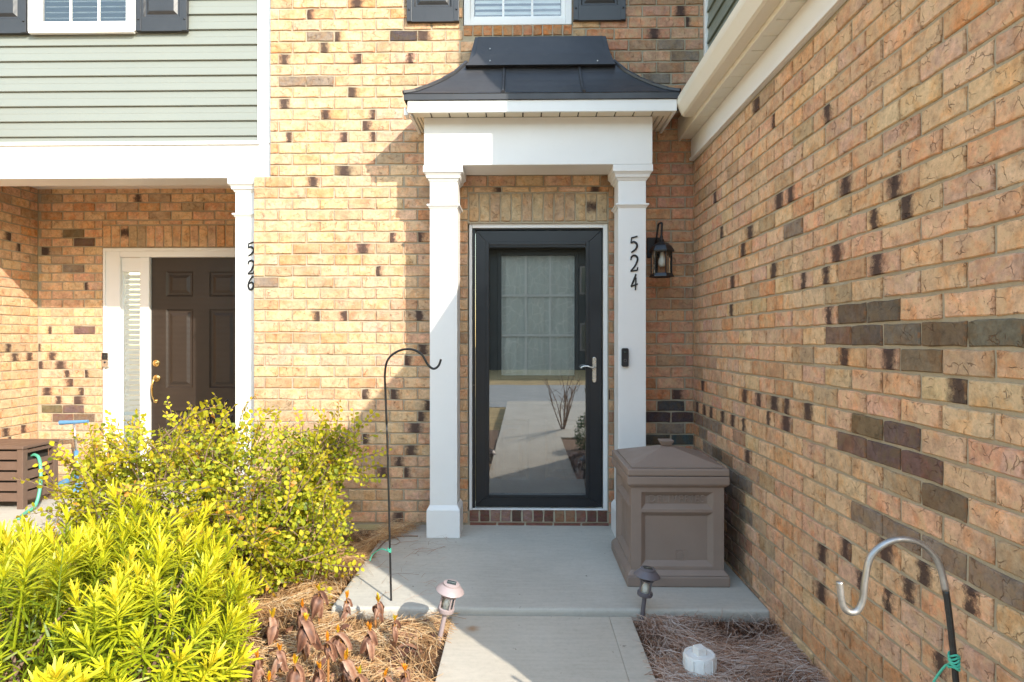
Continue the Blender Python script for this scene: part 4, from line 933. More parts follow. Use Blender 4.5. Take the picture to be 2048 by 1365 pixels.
mb.tube(bez([(p.x, YN - 0.012, p.z), (p.x - 0.004, YN - 0.05, p.z - 0.02), (p.x - 0.012, YN - 0.06, p.z - 0.09), (p.x - 0.008, YN - 0.05, p.z - 0.17), (q.x, YN - 0.01, q.z)], 6), [0.011] * 6 + [0.009] * 13 + [0.007] * 6, 10)
build(mb, 'handle', 'brass', bd, smooth='auto')
doorbell(W(212.5, 720, YP - .02).x, W(212.5, 720, YP - .02).z, YP - 0.019, 0.058, 0.135, 'silver and black video doorbell on the white frame by the brown door', True)

# ------------------------------------------------------------------ garage: frieze, soffit, gutter, roofs, storey above
ge = thing('garage_eave', (1.1, 3.0, 2.62), 'cream gutter, soffit and frieze along the top of the garage brick', 'eave')
GY0 = 1.0
mb = MB(); mb.box(XG - 0.024, XG - 0.0005, GY0, YF - 0.010, ZFR, 2.7795); build(mb, 'frieze_board', 'white', ge, 0.003)
mb = MB(); mb.box(XG - 0.036, XG - 0.0245, GY0, YF - 0.012, ZFR + 0.0, ZFR + 0.022); build(mb, 'frieze_moulding', 'white', ge, 0.003)
FX = 1.112
mb = MB(); mb.box(FX, FX + 0.018, GY0 - .1, YF - 0.012, 2.768, 2.93); build(mb, 'fascia', 'cream', ge, 0.002)
y = GY0 + 0.02; i = 0
while y < YF - 0.05:
    y2 = min(y + 0.152, YF - 0.013)
    mb = MB(); mb.box(FX + 0.0185, XG - 0.0005, y + 0.003, y2 - 0.003, 2.7805, 2.793); build(mb, 'soffit_panel', 'cream', ge, 0.003); y += 0.152
mb = MB(); mb.box(FX + 0.0185, XG + .05, GY0, YF - 0.013, 2.7935, 2.80); build(mb, 'soffit_backing', 'dark', ge)
gp = [(FX - 0.0005, 2.795), (1.050, 2.795), (1.036, 2.803), (1.026, 2.822), (1.014, 2.846), (1.004, 2.864), (1.001, 2.880), (1.001, 2.912), (1.010, 2.916), (1.012, 2.908), (1.012, 2.87), (1.030, 2.830), (1.052, 2.806), (FX - 0.0005, 2.806)]
mb = MB(); mb.prism(gp, 'y', 0.9, 4.105); gu = build(mb, 'gutter', 'cream', ge, 0.0015)
mb = MB(); mb.prism([gp[0], *gp[1:8], (FX - 0.0005, 2.912)], 'y', 4.1055, 4.109); build(mb, 'gutter_end_cap', 'cream', gu)
# front eave of the garage and the pent roof, storey above
gb = thing('garage_block', (4, 2.6, 0), 'garage front with pent roof and sage siding storey above the brick side wall', 'building')
mb = MB(); mb.box(XG + 0.101, 7.0, 1.0, 1.1, -0.1, 2.93).box(6.9, 7.0, 1.101, 4.5, -0.1, 2.93); build(mb, 'front_wall', 'gbrick', gb)
mb = MB(); mb.panelled((2.0, 0.985, -0.03), (1, 0, 0), (0, 0, 1), 4.4, 2.3, [(0.1 + i * 0.55, 0.55 + i * 0.55, 0.1 + j * 0.55, 0.5 + j * 0.55) for i in range(8) for j in range(4)], 0.01, 0.02, (0.02, 0.02, 0.008)); build(mb, 'garage_door', 'white', gb)
sv = [0, .213, .672, .838, 1.0]; zv = [2.93, 2.995, 3.183, 3.35, 3.506]; zside = [2.93, 2.97, 3.06, 3.13, 3.22]
hip = [(1.03 + 0.28 * s, 0.9 + 1.39 * s, z) for s, z in zip(sv, zv)]
mb = MB()
for k in range(4):
    a, b = hip[k], hip[k + 1]
    mb.add([a, b, (b[0], 2.9, zside[k + 1]), (a[0], 2.9, zside[k])], [(0, 3, 2, 1)])
    mb.add([(a[0], 2.9, zside[k]), (b[0], 2.9, zside[k + 1]), (b[0], YF - .01, zside[k + 1]), (a[0], YF - .01, zside[k])], [(0, 3, 2, 1)])
    mb.add([a, (7.2, a[1], a[2]), (7.2, b[1], b[2]), b], [(0, 1, 2, 3)])
mb.add([(1.03, .9, 2.928), (7.2, .9, 2.928), (7.2, 2.3, 2.928), (1.03, 2.3, 2.928)], [(0, 3, 2, 1)])
build(mb, 'pent_roof', 'shingle', gb)
z = 3.0; first = True
while z < 5.6:
    for ax in (0, 1):
        mb = MB()
        if ax == 0:
            xx = 1.325; mb.prism([(xx + .01, z), (xx - .016, z), (xx - .017, z + .004), (xx - .0085, z + lap * .50), (xx - .0090, z + lap * .54), (xx - .002, z + lap + .004), (xx + .01, z + lap + .004)], 'y', 2.31, YF - 0.002)
        else:
            yy = 2.305; mb.prism([(yy + .01, z), (yy - .016, z), (yy - .017, z + .004), (yy - .0085, z + lap * .50), (yy - .0090, z + lap * .54), (yy - .002, z + lap + .004), (yy + .01, z + lap + .004)], 'x', 1.34, 7.0)
        build(mb, 'siding_plank', 'darksiding', gb)
    z += lap
mb = MB(); mb.box(1.336, 7.0, 2.316, YF - .003, 2.95, 5.7); build(mb, 'upper_body', 'dark', gb)
mb = MB(); mb.box(1.300, 1.340, 2.275, 2.3145, 2.95, 5.65); mb.box(1.298, 1.3245, YF - 0.05, YF - 0.008, 2.9, 5.65); build(mb, 'corner_trim', 'white', gb, 0.003)
mb = MB(); mb.prism([(4.36, 5.7), (9.4, 5.7), (7.0, 7.4)], 'x', -8.0, 1.2).prism([(2.1, 5.71), (9.4, 5.71), (5.7, 7.8)], 'x', 1.201, 7.4); build(mb, 'house_roof', 'shingle', gb)

# ------------------------------------------------------------------ delivery box
def delivery_box():
    x0, x1, y0, y1 = 0.590, 1.094, 3.432, 3.995
    t = thing('delivery_box', ((x0 + x1) / 2, (y0 + y1) / 2, 0), 'taupe plastic parcel box reading DELIVERIES on the porch slab against the garage wall', 'delivery box')
    mb = MB(); zb, zt_ = 0.085, 0.545
    wf, wd = x1 - x0, y1 - y0; H = zt_ - zb
    hf = [(0.055, wf - 0.058, 0.020, 0.315), (0.055, wf - 0.058, 0.330, 0.425)]
    mb.panelled((x0, y0, zb), (1, 0, 0), (0, 0, 1), wf, H, hf, 0.024, 0.026)
    hs = [(0.055, wd - 0.055, 0.020, 0.315), (0.055, wd - 0.055, 0.330, 0.425)]
    mb.panelled((x0, y1, zb), (0, -1, 0), (0, 0, 1), wd, H, hs, 0.024, 0.026)
    mb.panelled((x1, y0, zb), (0, 1, 0), (0, 0, 1), wd, H, hs, 0.024, 0.026)
    mb.panelled((x1, y1, zb), (-1, 0, 0), (0, 0, 1), wf, H, [], 0.02, 0.02)
    build(mb, 'body', 'taupe', t)
    mb = MB(); e = 0.026
    mb.box(x0 - e, x1 + e, y0 - e, y1 + e, 0.0, 0.058); mb.frustum((x0 - e, x1 + e, y0 - e, y1 + e, 0.0581), (x0, x1, y0, y1, 0.088)); build(mb, 'plinth', 'taupe', t, 0.008, seg=3)
    mb = MB(); e = 0.024
    mb.frustum((x0, x1, y0, y1, 0.533), (x0 - e, x1 + e, y0 - e, y1 + e, 0.553)); mb.box(x0 - e, x1 + e, y0 - e, y1 + e, 0.5531, 0.598); build(mb, 'rim', 'taupe', t, 0.005, seg=3)
    mb = MB(); e = 0.023; cx, cy = (x0 + x1) / 2, (y0 + y1) / 2
    mb.box(x0 - e, x1 + e, y0 - e, y1 + e, 0.601, 0.638); lid = build(mb, 'lid', 'taupe', t, 0.006, seg=3)
    mb = MB(); i_ = 0.004; mb.frustum((x0 + i_, x1 - i_, y0 + i_, y1 - i_, 0.6382), (x0 + i_, x1 - i_, y0 + i_, y1 - i_, 0.647)); mb.frustum((x0 + .008, x1 - .008, y0 + .008, y1 - .008, 0.6471), (cx - .03, cx + .03, cy - .03, cy + .03, 0.716)); build(mb, 'lid_pyramid', 'taupe', lid, 0.004)
    mb = MB(); mb.frustum((cx - .022, cx + .022, cy - .022, cy + .022, 0.7161), (cx - .040, cx + .040, cy - .040, cy + .040, 0.745)); mb.box(cx - .040, cx + .040, cy - .040, cy + .040, 0.7451, 0.752); build(mb, 'knob', 'taupe', lid, 0.004)
    # raised lettering
    cu = bpy.data.curves.new('lettering', 'FONT'); cu.body = 'DELIVERIES'; cu.size = 0.056; cu.extrude = 0.0065; cu.bevel_depth = 0.0004; cu.align_x = 'CENTER'; cu.align_y = 'CENTER'; cu.space_character = 1.25
    to = bpy.data.objects.new('tmp', cu); COL.objects.link(to); bpy.context.view_layer.update()
    me = bpy.data.meshes.new_from_object(to.evaluated_get(bpy.context.evaluated_depsgraph_get())); bpy.data.objects.remove(to)
    yy = y0 + 0.024
    vs = np.zeros(len(me.vertices) * 3, dtype=np.float32); me.vertices.foreach_get('co', vs); vs = vs.reshape(-1, 3)
    sx = 0.300 / (vs[:, 0].max() - vs[:, 0].min())
    mb = MB(); mb.add([(cx + a * sx, yy - c - 0.0012, zb + 0.381 + b) for a, b, c in vs.tolist()], [tuple(pp.vertices) for pp in me.polygons])
    # thin serifs at letter feet and heads
    build(mb, 'lettering', 'taupe', t)
    # square emblem with slanting bars
    ex_, ez_ = cx + 0.025, zb + 0.075; h_ = 0.029
    mb = MB(); ring = []
    r_ = 0.007
    for sx_, sz_, a0 in ((1, 1, 0), (-1, 1, 90), (-1, -1, 180), (1, -1, 270)):
        for k in range(4):
            a = math.radians(a0 + k * 30); ring.append((ex_ + sx_ * (h_ - r_) + r_ * math.cos(a), yy - 0.001, ez_ + sz_ * (h_ - r_) + r_ * math.sin(a)))
    mb.tube(ring + ring[:1], 0.0022, 5, caps=False)
    for off in (-0.024, -0.012, 0.0, 0.012, 0.024):
        a, b = max(-0.02, -0.02 - off), min(0.02, 0.02 - off)
        n_ = 3
        for q in range(n_):
            f0, f1 = a + (b - a) * (q + .06) / n_, a + (b - a) * (q + .8) / n_
            mb.tube([(ex_ + f0, yy - .001, ez_ + f0 + off), (ex_ + f1, yy - .001, ez_ + f1 + off)], 0.0028, 5)
    build(mb, 'emblem', 'taupe', t)
delivery_box()

# ------------------------------------------------------------------ shepherd hooks, twine, wire
def hook(pts, r, split, base, label, matup, matlow, knots):
    t = thing('shepherd_hook', base, label, 'garden hook')
    path = bez(pts, 8); k = int(len(path) * split)
    mb = MB(); mb.tube(path[:k + 1], r * 0.92, 10); build(mb, 'pole', matlow, t, smooth=True)
    mb = MB(); mb.tube(path[k:], r, 10); build(mb, 'crook', matup, t, smooth=True)
    c, n_, rr, tl = knots
    mb = MB()
    for i in range(n_):
        a = [(c[0] + rr * math.cos(q), c[1] + rr * math.sin(q), c[2] + i * 0.006 + 0.004 * math.sin(q * 2 + i)) for q in np.linspace(0, 2 * math.pi, 13)]
        mb.tube(a, 0.0024, 5, caps=False)
    mb.tube(bez([(c[0] - rr, c[1], c[2]), (c[0] - tl * 0.4, c[1] + tl * .3, c[2] - 0.002), (c[0] - tl * .85, c[1] + tl * .8, c[2] - 0.05), (c[0] - tl, c[1] + tl * .9, c[2] - 0.09)], 6), 0.003, 5)
    build(mb, 'twine', 'twine', t)
b0 = G(783, 1221, -0.05); yh = b0.y
def HP(u, v, dy=0): return W(u, v, yh + dy)
hook([b0 + Vector((0, 0, -0.03)), HP(780, 1100), HP(775, 900), HP(771, 790), HP(770, 745), HP(777, 718), HP(798, 702), HP(822, 699), HP(842, 708), HP(856, 730), HP(867, 738), HP(877, 732), HP(882, 719)], 0.0058, 0.20, b0, 'tall thin black shepherd hook standing in straw by the porch slab', 'blackrod', 'blackrod', (HP(779, 1103), 3, 0.008, 0.13))
y2 = 1.52
def H2(u, v, dy=0): return W(u, v, y2 + dy)
pb2 = H2(1925, 1365); gb2 = Vector((pb2.x + 0.035, y2, -0.09))
hook([gb2, H2(1912, 1365), H2(1905, 1290), H2(1897, 1220), H2(1889, 1170), H2(1876, 1125), H2(1848, 1092), H2(1808, 1079), H2(1770, 1088), H2(1741, 1115), H2(1730, 1160), H2(1725, 1200), H2(1714, 1222), H2(1697, 1224), H2(1685, 1208), H2(1679, 1164)], 0.0078, 0.25, (gb2.x, y2, -0.07), 'worn grey metal shepherd hook standing close to the garage brick wall', 'steel', 'blackrod', (H2(1908, 1335), 6, 0.011, 0.035))
fb = W(452, 825, 5.3)
t = thing('plant_hook', (fb.x, 5.3, 0), 'small black curved plant hook in front of the brown door', 'plant hook')
mb = MB(); mb.tube(bez([(fb.x + .02, 5.3, 0), (fb.x + 0.02, 5.3, 0.45), W(457, 838, 5.3), W(448, 820, 5.3), W(450, 806, 5.3), W(456, 800, 5.3)], 8), 0.008, 8); build(mb, 'rod', 'black', t, smooth=True)
mb = MB(); mb.tube(bez([G(743, 1118, 0.02), G(757, 1097, 0.012), G(775, 1080, 0.006), G(800, 1073, 0.005), G(836, 1072.5, 0.005)], 8), 0.004, 6); mb.tube(bez([G(790, 1076, 0.005), G(800, 1084, 0.006), G(788, 1090, 0.004), G(778, 1088, 0.004)], 5), 0.0015, 5)
build(mb, 'fallen_twig', 'twig', None, label='thin dark twig lying on the porch slab near the column base', cat='twig', org=G(790, 1080))

# ------------------------------------------------------------------ solar path lights
def path_light(base, head, mat, label):
    base = Vector(base); head = Vector(head); ax = (head - base).normalized()
    t = thing('path_light', base, label, 'path light')
    H = (head - base).length
    q = Vector((0, 0, 1)).rotation_difference(ax).to_matrix().to_4x4(); T = Matrix.Translation(base) @ q
    def L(prof, nm, m, n=24, par=t, sm='auto'):
        mb = MB(); mb.lathe(prof, n, T); return build(mb, nm, m, par, smooth=sm)
    g0 = H - 0.135
    L([(0.004, -0.06), (0.011, -0.02), (0.011, g0 - 0.01)], 'stake', mat)
    L([(0.012, g0 - 0.012), (0.036, g0 - 0.008), (0.038, g0 - 0.004), (0.038, g0 + 0.010), (0.034, g0 + 0.012)], 'collar', mat)
    L([(0.029, g0 + 0.0125), (0.029, g0 + 0.078)], 'glass', 'lampglass', 20)
    mb = MB(); mb.lathe([(0.020, g0 + 0.013), (0.022, g0 + 0.03), (0.012, g0 + 0.05), (0.002, g0 + 0.060)], 12, T); build(mb, 'bulb', 'bulb', t, smooth=True)
    for k in range(4):
        a = math.pi / 2 * k + 0.5; mb = MB(); c, s = 0.0335 * math.cos(a), 0.0335 * math.sin(a)
        mb.tube([T @ Vector((c, s, g0 + 0.010)), T @ Vector((c, s, g0 + 0.092))], 0.0042, 6); build(mb, 'strut', mat, t)
    L([(0.031, g0 + 0.066), (0.036, g0 + 0.067), (0.036, g0 + 0.073), (0.031, g0 + 0.074)], 'band', mat)
    cap = L([(0.030, g0 + 0.086), (0.062, g0 + 0.088), (0.066, g0 + 0.092), (0.062, g0 + 0.098), (0.050, g0 + 0.110), (0.038, g0 + 0.119), (0.038, g0 + 0.126), (0.034, g0 + 0.129)], 'cap', mat, 32)
    mb = MB(); mb.box(-0.021, 0.021, -0.017, 0.017, g0 + 0.1292, g0 + 0.1310); mb.xform(T); build(mb, 'solar_panel', 'panel', cap)
    mb = MB(); mb.box(-0.0205, 0.0205, -0.0008, 0.0008, g0 + 0.1311, g0 + 0.1316); mb.xform(T); build(mb, 'cell_line', 'nickel', cap)
bL = G(877, 1288, -0.055); hL = W(905, 1160, bL.y)
path_light(bL, (hL.x, bL.y - 0.02, hL.z), 'pathlight', 'solar path light in sun-toned pinkish plastic leaning in straw at the walkway edge')
bR = G(1283, 1247, -0.06); hR = W(1296, 1134, bR.y)
path_light(bR, (hR.x, bR.y - 0.0, hR.z), 'pathdark', 'solar path light in shade-darkened grey plastic in front of the parcel box')

# ------------------------------------------------------------------ drain cleanout
pc = G(1399, 1346, -0.04)
t = thing('drain_cleanout', pc, 'white plastic drain cleanout cap in brown pine straw', 'drain cap')
T = Matrix.Translation(pc)
mb = MB(); mb.lathe([(0.062, -0.05), (0.064, 0.0), (0.064, 0.078), (0.061, 0.082), (0.054, 0.082), (0.053, 0.078)], 40, T); build(mb, 'pipe_hub', 'pvc', t, smooth='auto')
for k in range(10):
    a = 2 * math.pi * k / 10; mb = MB(); mb.box(-0.0022, 0.0022, 0.0635, 0.067, -0.03, 0.074); mb.xform(T @ Matrix.Rotation(a, 4, 'Z')); build(mb, 'rib', 'pvc', t, 0.001)
mb = MB(); mb.lathe([(0.0528, 0.06), (0.0528, 0.074), (0.05, 0.076), (0.0, 0.0765)], 36, T); pl = build(mb, 'plug', 'pvc', t, smooth='auto')
mb = MB(); mb.box(-0.020, 0.020, -0.020, 0.020, 0.0762, 0.110); mb.xform(T @ Matrix.Rotation(0.35, 4, 'Z')); build(mb, 'square_nut', 'pvc', pl, 0.003)

# ------------------------------------------------------------------ hose box, hose, scooter
def hose_box():
    x1, y0, y1, x0, H = -3.955, 4.89, 5.27, -4.44, 0.50
    t = thing('hose_box', ((x0 + x1) / 2, (y0 + y1) / 2, 0), 'brown slatted resin hose box on the concrete porch', 'hose box')
    for xx in (x0, x1 - 0.05):
        for yy in (y0, y1 - 0.05):
            mb = MB(); mb.box(xx, xx + 0.05, yy, yy + 0.05, 0, H - 0.026); build(mb, 'post', 'hosebox', t, 0.004)
    mb = MB(); mb.box(x0 - 0.008, x1 + 0.008, y0 - 0.008, y1 + 0.008, H - 0.025, H); build(mb, 'lid', 'hosebox', t, 0.006)
    z = 0.06
    for i in range(5):
        zt_ = z + 0.066
        for b_ in ((x1 - 0.030, x1 - 0.008, y0 + 0.051, y1 - 0.051), (x0 + 0.051, x1 - 0.051, y0 + 0.008, y0 + 0.030)):
            if i == 4 and b_[0] > -4.1 and b_[2] > 4.93 - 0 and b_[0] == x1 - 0.030:
                mb = MB(); mb.box(b_[0], b_[1], b_[2], b_[3], z + 0.045, zt_ + 0.008); build(mb, 'slat', 'hosebox', t, 0.003); continue
            mb = MB(); mb.box(b_[0], b_[1], b_[2], b_[3], z, zt_); build(mb, 'slat', 'hosebox', t, 0.003)
        z += 0.083
    mb = MB(); mb.box(x0 + 0.05, x1 - 0.05, y0 + 0.05, y1 - 0.05, 0.08, H - 0.03); build(mb, 'liner', 'dark', t)
    # hose
    pts = [(x1 - 0.06, 5.04, 0.40), (x1 - 0.02, 5.04, 0.405), (x1 + 0.03, 5.02, 0.375), (x1 + 0.075, 4.98, 0.26), (x1 + 0.10, 4.93, 0.12), (x1 + 0.11, 4.87, 0.03), (x1 + 0.13, 4.76, 0.012), (x1 + 0.2, 4.6, 0.012)]
    h = thing('garden_hose', (x1 + .1, 4.9, 0), 'green garden hose hanging from the hose box', 'hose')
    mb = MB(); mb.tube(bez(pts, 8), 0.0125, 10); build(mb, 'tube', 'hose', h, smooth=True)
hose_box()
def scooter():
    b = W(148, 846, 5.45); bx, by = b.x, 5.45
    t = thing('kick_scooter', (bx, by, 0), 'blue child kick scooter leaning by the porch brick wall', 'scooter')
    mb = MB(); mb.tube([(bx - 0.125, by, b.z), (bx - 0.02, by, b.z + 0.004), (bx + 0.125, by, b.z + 0.012)], [0.021, 0.017, 0.014], 12); build(mb, 'handlebar', 'blue', t, smooth='auto')
    low = Vector((bx + 0.06, by - 0.03, 0.10))
    mb = MB(); mb.tube([(bx, by, b.z), (bx + 0.03, by - 0.012, 0.36)], 0.011, 10); build(mb, 'stem', 'nickel', t, smooth=True)
    mb = MB(); mb.tube([(bx + 0.028, by - 0.012, 0.37), low], 0.018, 10); build(mb, 'steering_tube', 'blue', t, smooth=True)
    mb = MB(); mb.tube(bez([(bx + 0.045, by - .02, 0.2), (bx - 0.02, by - 0.02, 0.12), (bx - 0.16, by - 0.06, 0.065), (bx - 0.38, by - 0.10, 0.06)], 5), 0.026, 8); build(mb, 'deck', 'blue', t, smooth=True)
    for c in (low + Vector((0.05, -0.06, -0.045)), low + Vector((0.03, 0.07, -0.045)), Vector((bx - 0.42, by - 0.11, 0.055))):
        T = Matrix.Translation(c) @ Matrix.Rotation(0.35, 4, 'Z') @ Matrix.Rotation(math.pi / 2, 4, 'X')
        mb = MB(); mb.lathe([(0.02, -0.014), (0.05, -0.014), (0.055, -0.006), (0.055, 0.006), (0.05, 0.014), (0.02, 0.014)], 20, T); build(mb, 'wheel', 'blue', t, smooth='auto')
scooter()

# ------------------------------------------------------------------ vegetation
def unit(v): return v / np.maximum(np.linalg.norm(v, axis=-1, keepdims=True), 1e-9)
def leaves_mesh(base, direction, normal, length, width, lc, fold=0.0, droop=0.0, shape='strap'):
    """arrays of N leaves -> vertices, faces, colour"""
    d = unit(direction); nrm = unit(normal - d * np.sum(normal * d, 1, keepdims=True)); side = np.cross(d, nrm)
    if shape == 'strap': st = [(0.0, 0.35), (0.45, 1.0), (0.85, 0.7), (1.0, 0.0)]
    else: st = [(0.0, 0.0), (0.25, 0.85), (0.6, 1.0), (0.88, 0.55), (1.0, 0.0)]
    V = []; Nn = len(base); L = length[:, None]; Wd = width[:, None]
    for f, wv in st:
        c = base + d * L * f - nrm * L * droop * f * f
        if wv == 0: V.append(c)
        else: V.append(c + side * Wd * wv * .5 + nrm * Wd * fold * wv); V.append(c - side * Wd * wv * .5 + nrm * Wd * fold * wv)
    per = len(V); VV = np.stack(V, 1).reshape(-1, 3)
    F = []
    idx = []; i = 0
    for f, wv in st:
        if wv == 0: idx.append((i,)); i += 1
        else: idx.append((i, i + 1)); i += 2
    tmpl = []
    for a, b in zip(idx[:-1], idx[1:]):
        if len(a) == 2 and len(b) == 2: tmpl.append((a[0], a[1], b[1], b[0]))
        elif len(a) == 2: tmpl.append((a[0], a[1], b[0]))
        else: tmpl.append((a[0], b[1], b[0]))
    faces = [tuple(k * per + q for q in f) for k in range(Nn) for f in tmpl]
    return VV, faces, np.repeat(lc, per)
def rawmesh(name, V, F, mat, lc=None):
    me = bpy.data.meshes.new(name); me.from_pydata(np.asarray(V).tolist(), [], F); me.update(); me.materials.append(M[mat])
    if lc is not None:
        at = me.attributes.new('lc', 'FLOAT', 'POINT'); at.data.foreach_set('value', np.asarray(lc, dtype=np.float32))
    return me
def place(meshes, name, parent, pos, axis, scale, spin=None):
    og = ORG[parent.name]
    for i in range(len(pos)):
        o = bpy.data.objects.new(name, meshes[i % len(meshes)])
        q = Vector((0, 0, 1)).rotation_difference(Vector(axis[i])); rot = q.to_matrix() @ Matrix.Rotation(random.uniform(0, 6.28), 3, 'Z')
        o.location = Vector(pos[i]) - og; o.rotation_euler = rot.to_euler(); o.scale = (scale[i],) * 3
        COL.objects.link(o); o.parent = parent
def shell_points(blobs, n, zmin=0.02, thick=(0.75, 1.0), cut=None, face=None):
    out, nor = [], []
    wts = np.array([b[3] * b[4] + b[4] * b[5] + b[3] * b[5] for b in blobs]); wts /= wts.sum()
    while len(out) < n:
        b = blobs[RNG.choice(len(blobs), p=wts)]; c = np.array(b[:3]); r = np.array(b[3:])
        u = unit(RNG.normal(size=(1, 3)))[0]; k = RNG.uniform(*thick); p = c + u * r * k
        if p[2] < zmin: continue
        if any(np.sum(((p - np.array(o[:3])) / np.array(o[3:])) ** 2) < thick[0] ** 2 * 0.9 for o in blobs if o is not b): continue
        if cut and not cut(p): continue
        if face and RNG.random() > face(u): continue
        out.append(p); nor.append(unit((u / r)[None])[0])
    return np.array(out), np.array(nor)

# strap-leaved shrub
def podo_shoot(seed):
    r = np.random.default_rng(seed); n = int(r.integers(42, 54)); Ls = r.uniform(0.11, 0.17)
    f = np.sort(r.uniform(0.0, 1.0, n)); th = np.arange(n) * 2.399 + r.uniform(-.3, .3, n)
    base = np.stack([np.zeros(n), np.zeros(n), f * Ls], 1)
    el = np.radians(8 + 70 * f ** 1.3 + r.uniform(-12, 12, n))
    d = np.stack([np.cos(th) * np.cos(el), np.sin(th) * np.cos(el), np.sin(el)], 1)
    nr = np.stack([-np.cos(th) * np.sin(el), -np.sin(th) * np.sin(el), np.cos(el)], 1)
    ln = r.uniform(0.052, 0.085, n) * (1 - 0.35 * np.abs(f - 0.5)); wd = r.uniform(0.0065, 0.0092, n)
    lc = np.clip(0.20 + 0.62 * f + r.uniform(-.16, .16, n), 0, 1)
    V, F, c = leaves_mesh(base, d, nr, ln, wd, lc, 0.12, 0.16)
    mb = MB(); mb.tube([(0, 0, -0.10), (0, 0, Ls)], [0.0035, 0.002], 5); o = len(V)
    V = np.concatenate([V, np.array([tuple(p) for p in mb.v])]); F += [tuple(i + o for i in q) for q in mb.f]; c = np.concatenate([c, np.full(len(mb.v), 0.25)])
    return rawmesh('leafy_shoot', V, F, 'podo', c)
pm = [podo_shoot(100 + i) for i in range(8)]
PB = [(-1.66, 2.62, 0.10, 0.46, 0.50, 0.37), (-2.20, 2.72, 0.10, 0.62, 0.60, 0.33), (-1.40, 2.30, 0.06, 0.36, 0.42, 0.38), (-1.85, 2.15, 0.12, 0.60, 0.45, 0.40), (-1.80, 2.98, 0.14, 0.30, 0.28, 0.36), (-2.5, 2.95, 0.05, 0.45, 0.4, 0.26)]
bush = thing('shrub', (-1.8, 2.6, -0.07), 'bright yellow-green strap-leaved shrub in the sunny straw bed', 'shrub')
pp, pn = shell_points(PB, 300, 0.03, (0.80, 1.0), face=lambda u: 1.0 if u[1] < 0.35 else 0.35)
ax = unit(pn * 0.75 + np.array([0, 0, 0.85]) + RNG.normal(size=pn.shape) * 0.16)
place(pm, 'leafy_shoot', bush, pp - ax * 0.06, ax, RNG.uniform(0.75, 1.35, len(pp)))
# inner leaves and stems
ip, inn = shell_points(PB, 5000, 0.0, (0.35, 0.85)); n = len(ip)
dirs = unit(RNG.normal(size=(n, 3)) + np.array([0, 0, 0.8])); nr = unit(RNG.normal(size=(n, 3)) + np.array([0, 0, 1.0]))
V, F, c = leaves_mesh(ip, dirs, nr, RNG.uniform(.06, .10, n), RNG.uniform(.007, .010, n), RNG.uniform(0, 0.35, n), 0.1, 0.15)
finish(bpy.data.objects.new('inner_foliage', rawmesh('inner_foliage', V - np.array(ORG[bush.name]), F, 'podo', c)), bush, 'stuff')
for b_ in PB:
    for k in range(6):
        a = Vector((b_[0] + random.uniform(-.1, .1), b_[1] + random.uniform(-.1, .1), -0.08)); th = random.uniform(0, 6.28); rr = random.uniform(.3, .8)
        e = Vector((b_[0] + b_[3] * rr * math.cos(th), b_[1] + b_[4] * rr * math.sin(th), b_[2] + b_[5] * 0.6))
        mb = MB(); mb.tube(bez([a, a.lerp(e, .5) + Vector((random.uniform(-.04, .04), 0, .05)), e], 4), [0.010 - 0.0009 * i for i in range(9)], 6); build(mb, 'stem', 'twig', bush)

# small round-leaved shrub
def loro_twig(seed):
    r = np.random.default_rng(seed); Ls = r.uniform(0.17, 0.30); n = int(Ls / 0.0125)
    f = (np.arange(n) + r.uniform(-.2, .2, n)) / n; bend = r.uniform(-.25, .25, 2)
    base = np.stack([bend[0] * f ** 2 * Ls, bend[1] * f ** 2 * Ls, f * Ls], 1)
    th = np.where(np.arange(n) % 2 == 0, 0.0, np.pi) + r.uniform(-.7, .7, n); el = np.radians(r.uniform(5, 55, n))
    d = np.stack([np.cos(th) * np.cos(el), np.sin(th) * np.cos(el), np.sin(el)], 1)
    nr = np.stack([r.uniform(-.4, .4, n), -1 + r.uniform(-.5, .5, n), r.uniform(-.3, .8, n)], 1)
    ln = r.uniform(0.020, 0.034, n); wd = ln * r.uniform(0.58, 0.75, n)
    lc = np.clip(r.normal(0.5, 0.2, n) + 0.12 * f, 0, 1)
    V, F, c = leaves_mesh(base + d * 0.004, d, nr, ln, wd, lc, 0.10, 0.12, 'oval')
    return V, F, c, Ls, bend
lm = []
tm = []
for i in range(10):
    V, F, c, Ls, bend = loro_twig(300 + i)
    me = rawmesh('leaf_spray', V, F, 'loro', c); lm.append(me)
    mb = MB(); mb.tube([(bend[0] * f * f * Ls, bend[1] * f * f * Ls, f * Ls) for f in (-0.5, 0, .35, .7, 1)], [0.0026, 0.0024, .002, .0015, .001], 5)
    o = len(me.vertices)
    V2 = np.concatenate([V, np.array([tuple(p) for p in mb.v])]); F2 = F + [tuple(q + o for q in f) for f in mb.f]; c2 = np.concatenate([c, np.zeros(len(mb.v))])
    me2 = rawmesh('leaf_spray', V2, F2, 'loro', c2); me2.materials.append(M['twig'])
    me2.polygons.foreach_set('material_index', [0] * len(F) + [1] * len(mb.f)); lm[i] = me2
LB = [(-1.62, 3.74, 0.42, 0.58, 0.44, 0.46), (-2.20, 3.86, 0.38, 0.56, 0.40, 0.46), (-1.30, 3.56, 0.24, 0.34, 0.34, 0.32), (-1.22, 3.82, 0.62, 0.24, 0.22, 0.22), (-2.62, 3.92, 0.34, 0.32, 0.3, 0.32), (-1.55, 3.40, 0.14, 0.36, 0.26, 0.24)]
sb = thing('shrub', (-1.8, 3.75, -0.07), 'loose twiggy shrub with small round yellow-green leaves against the brick wall', 'shrub')
lp, ln_ = shell_points(LB, 300, 0.02, (0.78, 1.02), cut=lambda p: p[1] < 4.36, face=lambda u: 1.0 if u[1] < 0.4 else 0.45)
ax = unit(ln_ * 0.9 + np.array([0, 0, 0.45]) + RNG.normal(size=ln_.shape) * 0.45)
